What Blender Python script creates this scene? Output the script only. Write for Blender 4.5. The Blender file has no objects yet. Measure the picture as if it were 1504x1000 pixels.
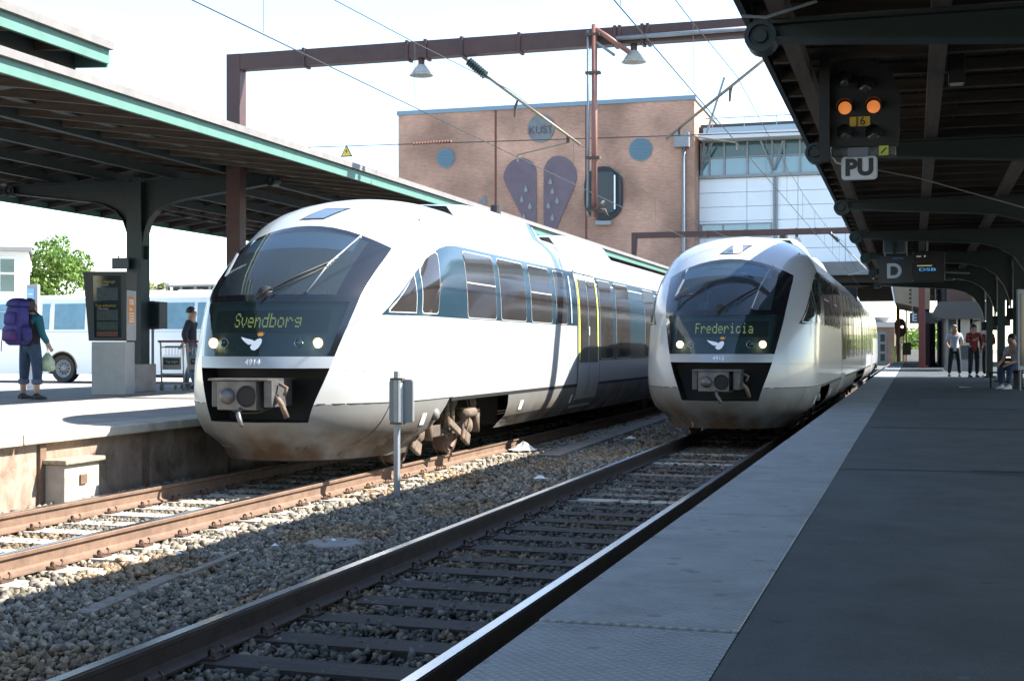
import bpy, bmesh, math, random
import numpy as np
from mathutils import Vector, Matrix, Quaternion
random.seed(7); RNG = np.random.default_rng(7)
scene = bpy.context.scene
COL = scene.collection
PI = math.pi

# ------------------------------------------------------------------ camera
CAMZ = 1.475
cam_d = bpy.data.cameras.new('camera'); cam = bpy.data.objects.new('camera', cam_d); COL.objects.link(cam)
cam.location = (0, 0, CAMZ); cam.rotation_euler = (math.radians(90), 0, math.radians(16.8))
cam_d.sensor_width = 36.0; cam_d.lens = 36.0 * 1950 / 1504; cam_d.shift_y = 11 / 1504
cam_d.clip_start = 0.05; cam_d.clip_end = 3000
scene.camera = cam
# ------------------------------------------------------------------ sky, sun, exposure
TOSUN = Vector((0.97, 0.36, 1.0)).normalized()
SUN_EL = math.asin(TOSUN.z); SUN_ROT = math.atan2(TOSUN.x, TOSUN.y)
w = bpy.data.worlds.new('World'); scene.world = w; w.use_nodes = True
nt = w.node_tree; bg = nt.nodes['Background']
sky = nt.nodes.new('ShaderNodeTexSky'); sky.sky_type = 'NISHITA'; sky.sun_disc = False
sky.sun_elevation = SUN_EL; sky.sun_rotation = SUN_ROT
sky.air_density = 1.0; sky.dust_density = 0.25; sky.ozone_density = 1.0
nt.links.new(sky.outputs['Color'], bg.inputs['Color']); bg.inputs['Strength'].default_value = 0.125
sd = bpy.data.lights.new('sun', 'SUN'); sd.energy = 5.0; sd.angle = math.radians(0.53); sd.color = (1.0, 0.95, 0.87)
so = bpy.data.objects.new('sun', sd); COL.objects.link(so); so.location = (20, 7, 25)
so.rotation_euler = TOSUN.to_track_quat('Z', 'Y').to_euler()
scene.view_settings.view_transform = 'Standard'; scene.view_settings.look = 'None'
scene.view_settings.gamma = 1.0; scene.view_settings.use_curve_mapping = False
scene.view_settings.exposure = 1.9
scene.render.engine = 'CYCLES'

# ------------------------------------------------------------------ materials
MATS = {}
def mat(name, col, rough=0.6, metal=0.0, var=0.0, scale=4.0, bump=0.0, bscale=None, coat=0.0, col2=None,
        emit=None, estr=0.0, alpha=1.0, trans=0.0, detail=5.0, ior=1.5, stretch=None, world=False, spec=0.5):
    if name in MATS: return MATS[name]
    m = bpy.data.materials.new(name); m.use_nodes = True; MATS[name] = m
    n = m.node_tree.nodes; l = m.node_tree.links; b = n['Principled BSDF']
    b.inputs['Base Color'].default_value = (*col, 1); b.inputs['Roughness'].default_value = rough
    b.inputs['Metallic'].default_value = metal; b.inputs['Coat Weight'].default_value = coat
    b.inputs['Coat Roughness'].default_value = 0.06; b.inputs['IOR'].default_value = ior
    b.inputs['Specular IOR Level'].default_value = spec
    b.inputs['Transmission Weight'].default_value = trans; b.inputs['Alpha'].default_value = alpha
    if emit: b.inputs['Emission Color'].default_value = (*emit, 1); b.inputs['Emission Strength'].default_value = estr
    if var or bump:
        if world:
            tc = n.new('ShaderNodeNewGeometry'); src = tc.outputs['Position']
        else:
            tc = n.new('ShaderNodeTexCoord'); src = tc.outputs['Object']
        if stretch:
            mp = n.new('ShaderNodeMapping'); mp.inputs['Scale'].default_value = stretch
            l.new(src, mp.inputs['Vector']); src = mp.outputs['Vector']
    if var:
        nz = n.new('ShaderNodeTexNoise'); nz.inputs['Scale'].default_value = scale; nz.inputs['Detail'].default_value = detail
        nz.inputs['Roughness'].default_value = 0.65
        l.new(src, nz.inputs['Vector'])
        r = n.new('ShaderNodeValToRGB'); r.color_ramp.elements[0].position = 0.3; r.color_ramp.elements[1].position = 0.72
        c2 = col2 if col2 else tuple(c * (1 - var) for c in col)
        c1 = col if col2 else tuple(min(1, c * (1 + var * .5)) for c in col)
        r.color_ramp.elements[0].color = (*c2, 1); r.color_ramp.elements[1].color = (*c1, 1)
        l.new(nz.outputs['Fac'], r.inputs['Fac']); l.new(r.outputs['Color'], b.inputs['Base Color'])
        m['ramp'] = 1
    if bump:
        nb = n.new('ShaderNodeTexNoise'); nb.inputs['Scale'].default_value = bscale or scale * 6; nb.inputs['Detail'].default_value = 4
        l.new(src, nb.inputs['Vector'])
        bp = n.new('ShaderNodeBump'); bp.inputs['Strength'].default_value = min(1, bump); bp.inputs['Distance'].default_value = 0.02
        l.new(nb.outputs['Fac'], bp.inputs['Height']); l.new(bp.outputs['Normal'], b.inputs['Normal'])
    return m

def glass(name, tint=(.6, .75, .8), rough=0.02, opac=0.25, dark=(.02, .03, .04)):
    """thin pane: mostly clear, mirror-like at grazing angles"""
    if name in MATS: return MATS[name]
    m = bpy.data.materials.new(name); m.use_nodes = True; MATS[name] = m
    n = m.node_tree.nodes; l = m.node_tree.links; n.remove(n['Principled BSDF'])
    out = n['Material Output']
    tr = n.new('ShaderNodeBsdfTransparent'); tr.inputs['Color'].default_value = (*tint, 1)
    df = n.new('ShaderNodeBsdfDiffuse'); df.inputs['Color'].default_value = (*dark, 1)
    mx = n.new('ShaderNodeMixShader'); mx.inputs['Fac'].default_value = opac
    l.new(tr.outputs[0], mx.inputs[1]); l.new(df.outputs[0], mx.inputs[2])
    gl = n.new('ShaderNodeBsdfGlossy'); gl.inputs['Roughness'].default_value = rough
    fr = n.new('ShaderNodeFresnel'); fr.inputs['IOR'].default_value = 1.55
    m2 = n.new('ShaderNodeMixShader'); l.new(fr.outputs[0], m2.inputs['Fac'])
    l.new(mx.outputs[0], m2.inputs[1]); l.new(gl.outputs[0], m2.inputs[2]); l.new(m2.outputs[0], out.inputs['Surface'])
    return m

# ------------------------------------------------------------------ mesh builder
class MB:
    def __init__(s): s.v = []; s.f = []
    def add(s, verts, faces):
        o = len(s.v); s.v += [tuple(p) for p in verts]; s.f += [tuple(i + o for i in f) for f in faces]; return s
    def box(s, x0, x1, y0, y1, z0, z1, M=None):
        vs = [Vector((x, y, z)) for z in (z0, z1) for y in (y0, y1) for x in (x0, x1)]
        if M is not None: vs = [M @ p for p in vs]
        return s.add(vs, [(0, 2, 3, 1), (4, 5, 7, 6), (0, 1, 5, 4), (2, 6, 7, 3), (0, 4, 6, 2), (1, 3, 7, 5)])
    def bar(s, a, b, wd, ht, up=(0, 0, 1)):
        a = Vector(a); b = Vector(b); d = (b - a); L = d.length; d.normalize()
        u = Vector(up); r = d.cross(u)
        if r.length < 1e-4: r = d.cross(Vector((1, 0, 0)))
        r.normalize(); u = r.cross(d)
        vs = []
        for p in (a, b):
            for i, j in ((-1, -1), (1, -1), (1, 1), (-1, 1)): vs.append(p + r * (i * wd / 2) + u * (j * ht / 2))
        return s.add(vs, [(3, 2, 1, 0), (4, 5, 6, 7), (0, 1, 5, 4), (1, 2, 6, 5), (2, 3, 7, 6), (3, 0, 4, 7)])
    def tube(s, pts, r, n=8, caps=True):
        pts = [Vector(p) for p in pts]; rs = r if isinstance(r, (list, tuple)) else [r] * len(pts)
        vs = []; prev = None
        for i, p in enumerate(pts):
            d = (pts[min(i + 1, len(pts) - 1)] - pts[max(i - 1, 0)])
            if d.length < 1e-9: d = Vector((0, 0, 1))
            d.normalize()
            if prev is None:
                a = d.cross(Vector((0, 0, 1)))
                if a.length < 1e-3: a = d.cross(Vector((1, 0, 0)))
            else: a = prev - d * prev.dot(d)
            a.normalize(); prev = a; c = d.cross(a)
            for k in range(n):
                t = 2 * PI * k / n; vs.append(p + (a * math.cos(t) + c * math.sin(t)) * rs[i])
        fs = []
        for i in range(len(pts) - 1):
            for k in range(n):
                k2 = (k + 1) % n; fs.append((i * n + k, i * n + k2, (i + 1) * n + k2, (i + 1) * n + k))
        if caps:
            fs.append(tuple(reversed(range(n)))); fs.append(tuple((len(pts) - 1) * n + k for k in range(n)))
        return s.add(vs, fs)
    def prism(s, poly, f, a, b):
        """poly: list of 2d points; f(p,q,h)->xyz ; extruded from h=a to h=b"""
        n = len(poly)
        vs = [f(p[0], p[1], a) for p in poly] + [f(p[0], p[1], b) for p in poly]
        fs = [tuple(reversed(range(n))), tuple(range(n, 2 * n))]
        for i in range(n):
            j = (i + 1) % n; fs.append((i, j, n + j, n + i))
        return s.add(vs, fs)
    def lathe(s, prof, n=16, M=None, caps=False):
        vs = []
        for r, z in prof:
            for k in range(n):
                t = 2 * PI * k / n; p = Vector((r * math.cos(t), r * math.sin(t), z)); vs.append(M @ p if M is not None else p)
        fs = []
        for i in range(len(prof) - 1):
            for k in range(n):
                k2 = (k + 1) % n; fs.append((i * n + k, i * n + k2, (i + 1) * n + k2, (i + 1) * n + k))
        if caps:
            fs.append(tuple(reversed(range(n)))); fs.append(tuple((len(prof) - 1) * n + k for k in range(n)))
        return s.add(vs, fs)
    def grid(s, P, flip=False):
        R = len(P); Cc = len(P[0]); vs = [p for row in P for p in row]; fs = []
        for i in range(R - 1):
            for j in range(Cc - 1):
                q = (i * Cc + j, i * Cc + j + 1, (i + 1) * Cc + j + 1, (i + 1) * Cc + j)
                fs.append(tuple(reversed(q)) if flip else q)
        return s.add(vs, fs)
    def mesh(s, name, m, smooth=False):
        me = bpy.data.meshes.new(name); me.from_pydata(s.v, [], s.f); me.update()
        if m: me.materials.append(m)
        if smooth: me.shade_smooth(); 
        return me
    def build(s, name, m, parent=None, smooth=False, loc=None, bevel=0.0, angle=None):
        o = bpy.data.objects.new(name, s.mesh(name, m, smooth)); COL.objects.link(o)
        if parent: o.parent = parent
        if loc is not None: o.location = loc
        if bevel:
            b = o.modifiers.new('bevel', 'BEVEL'); b.width = bevel; b.segments = 2; b.limit_method = 'ANGLE'
        if smooth and angle:
            bm = bmesh.new(); bm.from_mesh(o.data)
            for e in bm.edges:
                if len(e.link_faces) == 2 and e.calc_face_angle(0) > angle: e.smooth = False
            bm.to_mesh(o.data); bm.free()
        return o

def tag(o, label, cat, group=None):
    o['label'] = label; o['category'] = cat
    if group: o['group'] = group
    return o
def empty(name, loc=(0, 0, 0), rz=0.0):
    o = bpy.data.objects.new(name, None); COL.objects.link(o); o.location = loc; o.rotation_euler = (0, 0, rz); o.empty_display_size = .2
    return o
def thing(name, label, cat, loc=(0, 0, 0), rz=0.0, group=None): return tag(empty(name, loc, rz), label, cat, group)
def struct(o): o['kind'] = 'structure'; return o
def inst(src, parent, loc=(0, 0, 0), rz=0.0, name=None, scale=None):
    c = bpy.data.objects.new(name or src.name.split('.')[0], src.data); COL.objects.link(c); c.parent = parent; c.location = loc; c.rotation_euler = (0, 0, rz)
    if scale: c.scale = scale
    return c
def copy_tree(o, parent=None):
    c = o.copy(); COL.objects.link(c); c.parent = parent
    for ch in list(o.children): copy_tree(ch, c)
    return c
def text_mesh(txt, size, depth=0.002, bold=0.0, spacing=1.0):
    cu = bpy.data.curves.new('lettering', 'FONT'); cu.body = txt; cu.size = size; cu.extrude = depth; cu.align_x = 'CENTER'; cu.align_y = 'CENTER'
    cu.offset = bold; cu.space_character = spacing
    o = bpy.data.objects.new('lettering', cu); COL.objects.link(o)
    dg = bpy.context.evaluated_depsgraph_get(); me = bpy.data.meshes.new_from_object(o.evaluated_get(dg))
    bpy.data.objects.remove(o); return me
def text(name, txt, size, m, parent, loc, rot=(PI / 2, 0, 0), depth=0.002, bold=0.0, spacing=1.0, sx=1.0):
    me = text_mesh(txt, size, depth, bold, spacing); me.materials.clear(); me.materials.append(m)
    o = bpy.data.objects.new(name, me); COL.objects.link(o); o.parent = parent; o.location = loc; o.rotation_euler = rot; o.scale = (sx, 1, 1)
    return o
def RX(a): return Matrix.Rotation(a, 4, 'X')
def RY(a): return Matrix.Rotation(a, 4, 'Y')
def RZ(a): return Matrix.Rotation(a, 4, 'Z')
def T(*p): return Matrix.Translation(p if len(p) == 3 else p[0])
# direction from pixel helpers (the photograph's pixel -> a point on a known plane)
_F = 1950.0; _PSI = math.radians(16.8); _C, _S = math.cos(_PSI), math.sin(_PSI)
def _ray(u, v):
    a = (u - 752) / _F; return Vector((a * _C - _S, a * _S + _C, -(v - 511) / _F))
def onY(u, v, Y): d = _ray(u, v); return Vector((0, 0, CAMZ)) + d * (Y / d.y)
def onX(u, v, X): d = _ray(u, v); return Vector((0, 0, CAMZ)) + d * (X / d.x)
def onZ(u, v, Z): d = _ray(u, v); return Vector((0, 0, CAMZ)) + d * ((Z - CAMZ) / d.z)

XL, XR = -7.0, -2.9          # track centre lines
ZP, ZPL, ZROAD = 0.53, 0.59, 0.28   # platform and road levels above rail
# ================================================================== materials of the setting
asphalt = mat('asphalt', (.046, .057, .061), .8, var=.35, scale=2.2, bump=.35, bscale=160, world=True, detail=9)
asphalt_l = mat('asphalt_pale', (.33, .31, .28), .88, var=.2, scale=1.5, bump=.3, bscale=140, world=True, detail=9)
slab_m = mat('edge_slab_concrete', (.325, .335, .33), .75, var=.18, scale=3, bump=.12, bscale=60, world=True, detail=8)
conc = mat('concrete', (.40, .37, .33), .85, var=.3, scale=2.5, bump=.2, bscale=40, detail=8)
conc_wall = mat('stained_concrete', (.38, .31, .25), .9, var=.6, scale=1.6, bump=.3, bscale=25, col2=(.17, .095, .055), detail=9, stretch=(1, 1, .35), world=True)
coping_m = mat('coping_concrete', (.46, .42, .35), .85, var=.25, scale=4, bump=.2, bscale=50, world=True)
earth = mat('ballast_bed', (.13, .115, .095), .95, var=.5, scale=9, bump=.9, bscale=24, world=True, detail=9)
ground_m = mat('dry_ground', (.17, .15, .11), .95, var=.4, scale=.6, bump=.4, bscale=8, world=True)
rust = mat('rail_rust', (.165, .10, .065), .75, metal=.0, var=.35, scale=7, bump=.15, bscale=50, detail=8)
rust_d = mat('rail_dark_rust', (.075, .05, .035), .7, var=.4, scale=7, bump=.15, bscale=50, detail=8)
steel_run = mat('rail_running_steel', (.62, .63, .65), .22, metal=1.0, var=.15, scale=5, stretch=(1, .05, 1))
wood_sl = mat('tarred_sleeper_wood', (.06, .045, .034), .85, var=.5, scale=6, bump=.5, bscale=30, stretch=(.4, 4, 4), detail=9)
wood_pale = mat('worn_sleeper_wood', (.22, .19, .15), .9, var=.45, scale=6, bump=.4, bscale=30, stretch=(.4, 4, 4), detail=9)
conc_sl = mat('concrete_sleeper', (.48, .43, .35), .9, var=.3, scale=6, bump=.2, bscale=40)
clip_m = mat('rail_clip_steel', (.10, .06, .04), .6, metal=.4, var=.3, scale=20)
gal = mat('galvanised_steel', (.22, .245, .265), .5, metal=.35, var=.15, scale=6)

def stains(m, scale, lo, hi, c):
    n = m.node_tree.nodes; l = m.node_tree.links; b = n['Principled BSDF']; g_ = n.new('ShaderNodeNewGeometry')
    nz = n.new('ShaderNodeTexNoise'); nz.inputs['Scale'].default_value = scale; nz.inputs['Detail'].default_value = 10; nz.inputs['Roughness'].default_value = .7; nz.inputs['Distortion'].default_value = .6
    l.new(g_.outputs['Position'], nz.inputs['Vector'])
    mr = n.new('ShaderNodeMapRange'); mr.inputs['From Min'].default_value = lo; mr.inputs['From Max'].default_value = hi; l.new(nz.outputs['Fac'], mr.inputs['Value'])
    mx = n.new('ShaderNodeMix'); mx.data_type = 'RGBA'; mx.blend_type = 'MULTIPLY'; l.new(mr.outputs[0], mx.inputs['Factor'])
    l.new(b.inputs['Base Color'].links[0].from_socket, mx.inputs[6]); mx.inputs[7].default_value = (*c, 1); l.new(mx.outputs[2], b.inputs['Base Color'])
def spots(m, scale, r, c):
    n = m.node_tree.nodes; l = m.node_tree.links; b = n['Principled BSDF']; g_ = n.new('ShaderNodeNewGeometry')
    vo = n.new('ShaderNodeTexVoronoi'); vo.inputs['Scale'].default_value = scale; l.new(g_.outputs['Position'], vo.inputs['Vector'])
    lt = n.new('ShaderNodeMath'); lt.operation = 'LESS_THAN'; lt.inputs[1].default_value = r * scale; l.new(vo.outputs['Distance'], lt.inputs[0])
    mx = n.new('ShaderNodeMix'); mx.data_type = 'RGBA'; mx.blend_type = 'MULTIPLY'; l.new(lt.outputs[0], mx.inputs['Factor'])
    l.new(b.inputs['Base Color'].links[0].from_socket, mx.inputs[6]); mx.inputs[7].default_value = (*c, 1); l.new(mx.outputs[2], b.inputs['Base Color'])
stains(asphalt, .9, .45, .72, (.55, .56, .58)); stains(asphalt, .25, .42, .62, (.72, .72, .72)); stains(asphalt, 110, .50, .70, (2.1, 2.1, 2.0)); stains(asphalt, 150, .55, .68, (.45, .45, .45)); spots(asphalt, 1.7, .028, (.5, .5, .5)); spots(asphalt, 2.3, .018, (1.9, 1.85, 1.7)); spots(slab_m, 2.1, .024, (.5, .5, .48)); spots(slab_m, 5.0, .03, (.72, .7, .68)); stains(slab_m, 1.3, .5, .75, (.68, .67, .65)); stains(slab_m, 9, .62, .7, (.7, .7, .7))
stains(conc_wall, 2.2, .48, .66, (.55, .48, .42)); stains(coping_m, 3, .5, .7, (.72, .66, .58)); stains(asphalt_l, .7, .5, .7, (.78, .77, .75))
# ground: one sheet to the horizon, lowest of all
g = MB(); g.add([(-900, -400, -.62), (900, -400, -.62), (900, 1600, -.62), (-900, 1600, -.62)], [(0, 1, 2, 3)])
struct(g.build('ground', ground_m))
# ballast bed between the platforms
P = []
for i in range(0, 201):
    y = -66 + i * 1.0; row = []
    for j in range(0, 31):
        x = -8.78 + j * (7.4 / 30)
        z = -.245 + .018 * math.sin(3.1 * x + .7 * y) * math.cos(1.7 * y - x)
        row.append((x, y, z))
    P.append(row)
bed = MB().grid(P).build('ballast_bed', earth, smooth=True); struct(bed)
# beyond the platform end the yard widens: gravel ground
yd = MB(); yd.add([(-60, 135, -.3), (60, 135, -.3), (60, 420, -.3), (-60, 420, -.3)], [(0, 1, 2, 3)])
struct(yd.build('yard', mat('yard_gravel', (.36, .29, .2), .95, var=.4, scale=1.2, bump=.5, bscale=9, world=True)))

# ---------------------------------------------------------------- ballast stones, real geometry (nobody could count them)
def stones(name, regions, mname, cols, label):
    # blocky, angular chips: jittered boxes
    iv = np.array([(x, y, z) for z in (-1, 1) for y in (-1, 1) for x in (-1, 1)], float) * .72
    fi = np.array([(0, 2, 3), (0, 3, 1), (4, 5, 7), (4, 7, 6), (0, 1, 5), (0, 5, 4), (2, 6, 7), (2, 7, 3), (0, 4, 6), (0, 6, 2), (1, 3, 7), (1, 7, 5)])
    NV = 8
    C = []; Rr = []
    for (x0, x1, y0, y1, dens, r0, r1, zb) in regions:
        n = int((x1 - x0) * (y1 - y0) * dens)
        x = RNG.uniform(x0, x1, n); y = RNG.uniform(y0, y1, n); r = RNG.uniform(r0, r1, n)
        C.append(np.stack([x, y, zb + RNG.uniform(-.012, .022, n)], 1)); Rr.append(r)
    C = np.concatenate(C); Rr = np.concatenate(Rr); n = len(C)
    jit = RNG.uniform(.45, 1.3, (n, NV, 3))
    ax = RNG.normal(size=(n, 3)); ax /= np.linalg.norm(ax, axis=1)[:, None]; an = RNG.uniform(0, 6.28, n)
    sc = RNG.uniform(.55, 1.3, (n, 1, 3))
    V = iv[None] * jit * sc
    c = np.cos(an)[:, None, None]; s = np.sin(an)[:, None, None]; A = ax[:, None, :]
    V = V * c + np.cross(np.broadcast_to(A, V.shape), V) * s + A * (V * A).sum(2, keepdims=True) * (1 - c)
    V = V * Rr[:, None, None] + C[:, None, :]
    Fc = (fi[None] + (np.arange(n) * NV)[:, None, None]).reshape(-1, 3)
    me = bpy.data.meshes.new(name); nv = n * NV; nf = len(Fc)
    me.vertices.add(nv); me.vertices.foreach_set('co', V.reshape(-1).astype(np.float32))
    me.loops.add(nf * 3); me.loops.foreach_set('vertex_index', Fc.reshape(-1).astype(np.int32))
    me.polygons.add(nf); me.polygons.foreach_set('loop_start', np.arange(0, nf * 3, 3, dtype=np.int32)); 
    me.update(calc_edges=True); me.validate()
    cols = np.array(cols); k = RNG.integers(0, len(cols), n); cc = cols[k] * RNG.uniform(.5, 1.3, (n, 1))
    # oil and brake dust collect along the rails, rust tint in drifting patches
    dx = np.minimum(np.abs(C[:, 0] - XL), np.abs(C[:, 0] - XR)); oil = np.clip(1 - np.abs(dx - .2) / .55, 0, 1) * .45; cc = cc * (1 - oil[:, None])
    pt = (np.sin(C[:, 0] * 2.3 + C[:, 1] * .9) * np.sin(C[:, 1] * 1.7 - C[:, 0]) > .35); cc[pt] = cc[pt] * np.array((1.12, .93, .74)); cc = cc * np.array((1.06, 1.0, .90))
    ca = np.ones((n, NV, 4)); ca[:, :, :3] = cc[:, None, :]
    at = me.color_attributes.new('stone', 'FLOAT_COLOR', 'POINT'); at.data.foreach_set('color', ca.reshape(-1).astype(np.float32))
    m = mat(mname, (.3, .3, .3), .9); nn = m.node_tree.nodes; a = nn.new('ShaderNodeVertexColor'); a.layer_name = 'stone'
    m.node_tree.links.new(a.outputs['Color'], nn['Principled BSDF'].inputs['Base Color'])
    me.materials.append(m)
    o = bpy.data.objects.new(name, me); COL.objects.link(o); o['kind'] = 'stuff'; tag(o, label, 'ballast'); return o
ST = [(.23, .21, .18), (.17, .16, .14), (.28, .25, .20), (.14, .13, .11), (.21, .175, .13), (.24, .23, .205), (.16, .15, .125)]
stones('ballast_stones', [(-8.62, -1.32, 3.6, 13.0, 820, .011, .033, -.215), (-8.62, -1.32, 13.0, 22.0, 360, .02, .042, -.217),
                   (-8.62, -1.32, 22.0, 42.0, 110, .035, .06, -.225), (-8.64, -8.2, 6.0, 14.5, 260, .03, .055, -.19),
                   (-5.95, -5.5, 6, 24, 220, .025, .048, -.20)], 'ballast_stone', ST,
       'grey and tan crushed stone ballast covering the bed between the platforms')

# ---------------------------------------------------------------- tracks
def rail_mesh(mside, name):
    prof = [(-.07, -.172), (.07, -.172), (.07, -.160), (.02, -.145), (.009, -.125), (.009, -.05), (.034, -.036), (.036, -.012), (.026, -.002), (-.026, -.002), (-.036, -.012), (-.034, -.036), (-.009, -.05), (-.009, -.125), (-.02, -.145), (-.07, -.160)]
    return prof
def track(name, label, X, sl_mats, side_m, clips, y0, y1, sl_off):
    t = thing(name, label, 'railway track', (X, 0, -.2))
    for sx in (-.755, .755):
        prof = rail_mesh(None, None)
        r = MB().prism(prof, lambda p, q, h: (sx + p, h, .2 + q), y0, y1).build('rail', side_m, t)
        h = MB().box(sx - .031, sx + .031, y0, y1, .1985, .2004).build('running_surface', steel_run, r)
    base = {}
    def sl(mm):
        if mm.name not in base:
            mb = MB().box(-1.25, 1.25, -.125, .125, -.16, .022)
            base[mm.name] = mb.mesh('sleeper', mm)
        return base[mm.name]
    cm = None
    if clips:
        mb = MB(); x = 0
        mb.box(-.05, .05, -.07, .07, .020, .04)
        pts = []
        for k in range(13):
            a = k / 12 * 2.6 * PI
            pts.append((.005 + .03 * math.cos(a), -.075 + .0125 * k, .05 + .03 * math.sin(a)))
        mb.tube(pts, .009, 6)
        cm = mb.mesh('rail_clip', clip_m)
    n = int((y1 - y0) / .6)
    for k in range(n):
        y = y0 + sl_off + k * .6
        if y < 3 or y > 62: continue
        mm = random.choice(sl_mats(y))
        o = bpy.data.objects.new('sleeper', sl(mm)); COL.objects.link(o); o.parent = t
        o.location = (random.uniform(-.03, .03), y, random.uniform(-.004, .006)); o.rotation_euler = (0, 0, random.uniform(-.012, .012))
        if cm is not None and y < 17:
            for ox in (-.755, .755):
                for d in (-1, 1):
                    c = bpy.data.objects.new('rail_clip', cm); COL.objects.link(c); c.parent = o; c.location = (ox + d * .10 - o.location.x, 0, -o.location.z); c.rotation_euler = (0, 0, 0 if d > 0 else PI)
    return t
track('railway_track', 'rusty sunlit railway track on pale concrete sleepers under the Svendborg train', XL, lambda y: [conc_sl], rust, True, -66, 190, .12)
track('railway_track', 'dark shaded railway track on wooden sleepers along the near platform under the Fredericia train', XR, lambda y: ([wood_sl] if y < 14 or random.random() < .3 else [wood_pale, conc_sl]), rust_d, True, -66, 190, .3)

# ---------------------------------------------------------------- near platform (right)
XE = -1.25
pl = MB().box(-.5535, 9.5, -66, 97, -.6, ZP - .004).build('platform', asphalt); struct(pl)
fc = MB().box(XE + .1, -.6, -66, 96.9, -.6, ZP - .16).build('platform_wall', conc); struct(fc)
# patterned edge slabs, each its own piece
m = slab_m.node_tree; nn = m.nodes; ll = m.links; bs = nn['Principled BSDF']
geo = nn.new('ShaderNodeNewGeometry'); mp = nn.new('ShaderNodeMapping'); mp.inputs['Rotation'].default_value = (0, 0, math.radians(45)); mp.inputs['Scale'].default_value = (1, 1, 1)
ll.new(geo.outputs['Position'], mp.inputs['Vector'])
sp = nn.new('ShaderNodeSeparateXYZ'); ll.new(mp.outputs['Vector'], sp.inputs[0])
def tri(o):
    a = nn.new('ShaderNodeMath'); a.operation = 'PINGPONG'; a.inputs[1].default_value = .016; ll.new(o, a.inputs[0])
    b = nn.new('ShaderNodeMath'); b.operation = 'MULTIPLY'; b.inputs[1].default_value = 62; ll.new(a.outputs[0], b.inputs[0])
    c = nn.new('ShaderNodeMath'); c.operation = 'SMOOTH_MIN'; c.inputs[1].default_value = .35; c.inputs[2].default_value = .1; ll.new(b.outputs[0], c.inputs[0]); return c.outputs[0]
mm = nn.new('ShaderNodeMath'); mm.operation = 'MINIMUM'; ll.new(tri(sp.outputs[0]), mm.inputs[0]); ll.new(tri(sp.outputs[1]), mm.inputs[1])
bp = nn.new('ShaderNodeBump'); bp.inputs['Strength'].default_value = .9; bp.inputs['Distance'].default_value = .03
ll.new(mm.outputs[0], bp.inputs['Height']); ll.new(bp.outputs['Normal'], bs.inputs['Normal'])
slabm = MB().box(XE, -.556, -1.556, 1.556, -.16, -.0025).mesh('edge_slab', slab_m)
y = 4.46 - 3.14 * 3 + 1.57
while y < 97:
    o = bpy.data.objects.new('edge_slab', slabm); COL.objects.link(o); o.parent = pl; o.location = (random.uniform(-.004, .004), y, ZP + random.uniform(-.002, .002))
    bv = o.modifiers.new('bevel', 'BEVEL'); bv.width = .004; bv.segments = 1
    y += 3.14
# repair patches and joints in the asphalt
def patch(x0, x1, y0, y1, m_, nm='asphalt_patch'):
    MB().add([(x0, y0, ZP), (x1, y0, ZP), (x1, y1, ZP), (x0, y1, ZP)], [(0, 1, 2, 3)]).build(nm, m_, pl)
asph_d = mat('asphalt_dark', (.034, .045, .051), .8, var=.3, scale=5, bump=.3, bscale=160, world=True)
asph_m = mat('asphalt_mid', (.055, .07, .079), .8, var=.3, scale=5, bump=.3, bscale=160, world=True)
patch(.45, 1.6, 10.6, 10.95, asph_d); patch(1.0, 2.1, 11.6, 12.9, asph_d); patch(-.54, 5, 16.4, 16.6, asph_d); patch(-.54, 4, 10.75, 10.82, asph_m); patch(.1, 2.5, 22, 26, asph_m)

# ---------------------------------------------------------------- far platform (left)
XPL = -8.66
pl2 = MB().box(-17.85, XPL - .55, -66, 150, -.6, ZPL - .004).build('platform', asphalt_l); struct(pl2)
copm = MB().box(XPL - .56, XPL, -1.49, 1.49, -.11, .0).mesh('coping_slab', coping_m)
y = -5.0
while y < 60:
    o = bpy.data.objects.new('coping_slab', copm); COL.objects.link(o); o.parent = pl2; o.location = (0, y, ZPL + random.uniform(-.002, .003))
    bv = o.modifiers.new('bevel', 'BEVEL'); bv.width = .014; bv.segments = 2
    y += 3.0
MB().box(XPL - .55, XPL - .01, -66, -6.52, -.5, ZPL).build('coping_strip', coping_m, pl2)
MB().box(XE, -.556, -66, -5, -.1, ZP).build('edge_strip', slab_m, pl)
MB().box(XPL - .55, XPL - .01, 58.6, 150, -.5, ZPL).build('coping_strip', coping_m, pl2)
y = onX(59, 690, XPL - .1).y - 12 * 2.9 / 3
yy = onX(59, 690, XPL - .1).y; y2 = onX(212, 660, XPL - .1).y; step = (y2 - yy)
k0 = -int((yy + 5) / step)
for k in range(k0, k0 + int(70 / step)):
    ya = yy + k * step
    MB().box(XPL - .2, XPL - .10, ya + .05, ya + step - .05, -.6, ZPL - .115).build('wall_panel', conc_wall, pl2)
    MB().box(XPL - .18, XPL - .06, ya - .05, ya + .05, -.6, ZPL - .117).build('wall_post', rust, pl2)
# concrete cable box with a battered lid against the wall
c0 = onZ(92, 728, -.2); c1 = onX(140, 680, -8.3)
bx = thing('cable_box', 'small pale concrete cable box with a worn timber lid beside the left platform wall', 'cable box', (-8.60, 12.23, -.25))
MB().box(-.12, .12, -.31, .31, 0, .50).build('box_body', mat('pale_concrete', (.36, .32, .27), .9, var=.2, scale=6, bump=.2), bx, bevel=.01)
MB().box(-.12, .17, -.35, .36, .505, .555).build('lid', mat('weathered_timber', (.36, .29, .2), .9, var=.5, scale=8, bump=.6, bscale=30, stretch=(3, .5, 3)), bx, bevel=.012)
MB().box(.122, .14, -.05, .06, .28, .38).build('latch', rust, bx)

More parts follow.
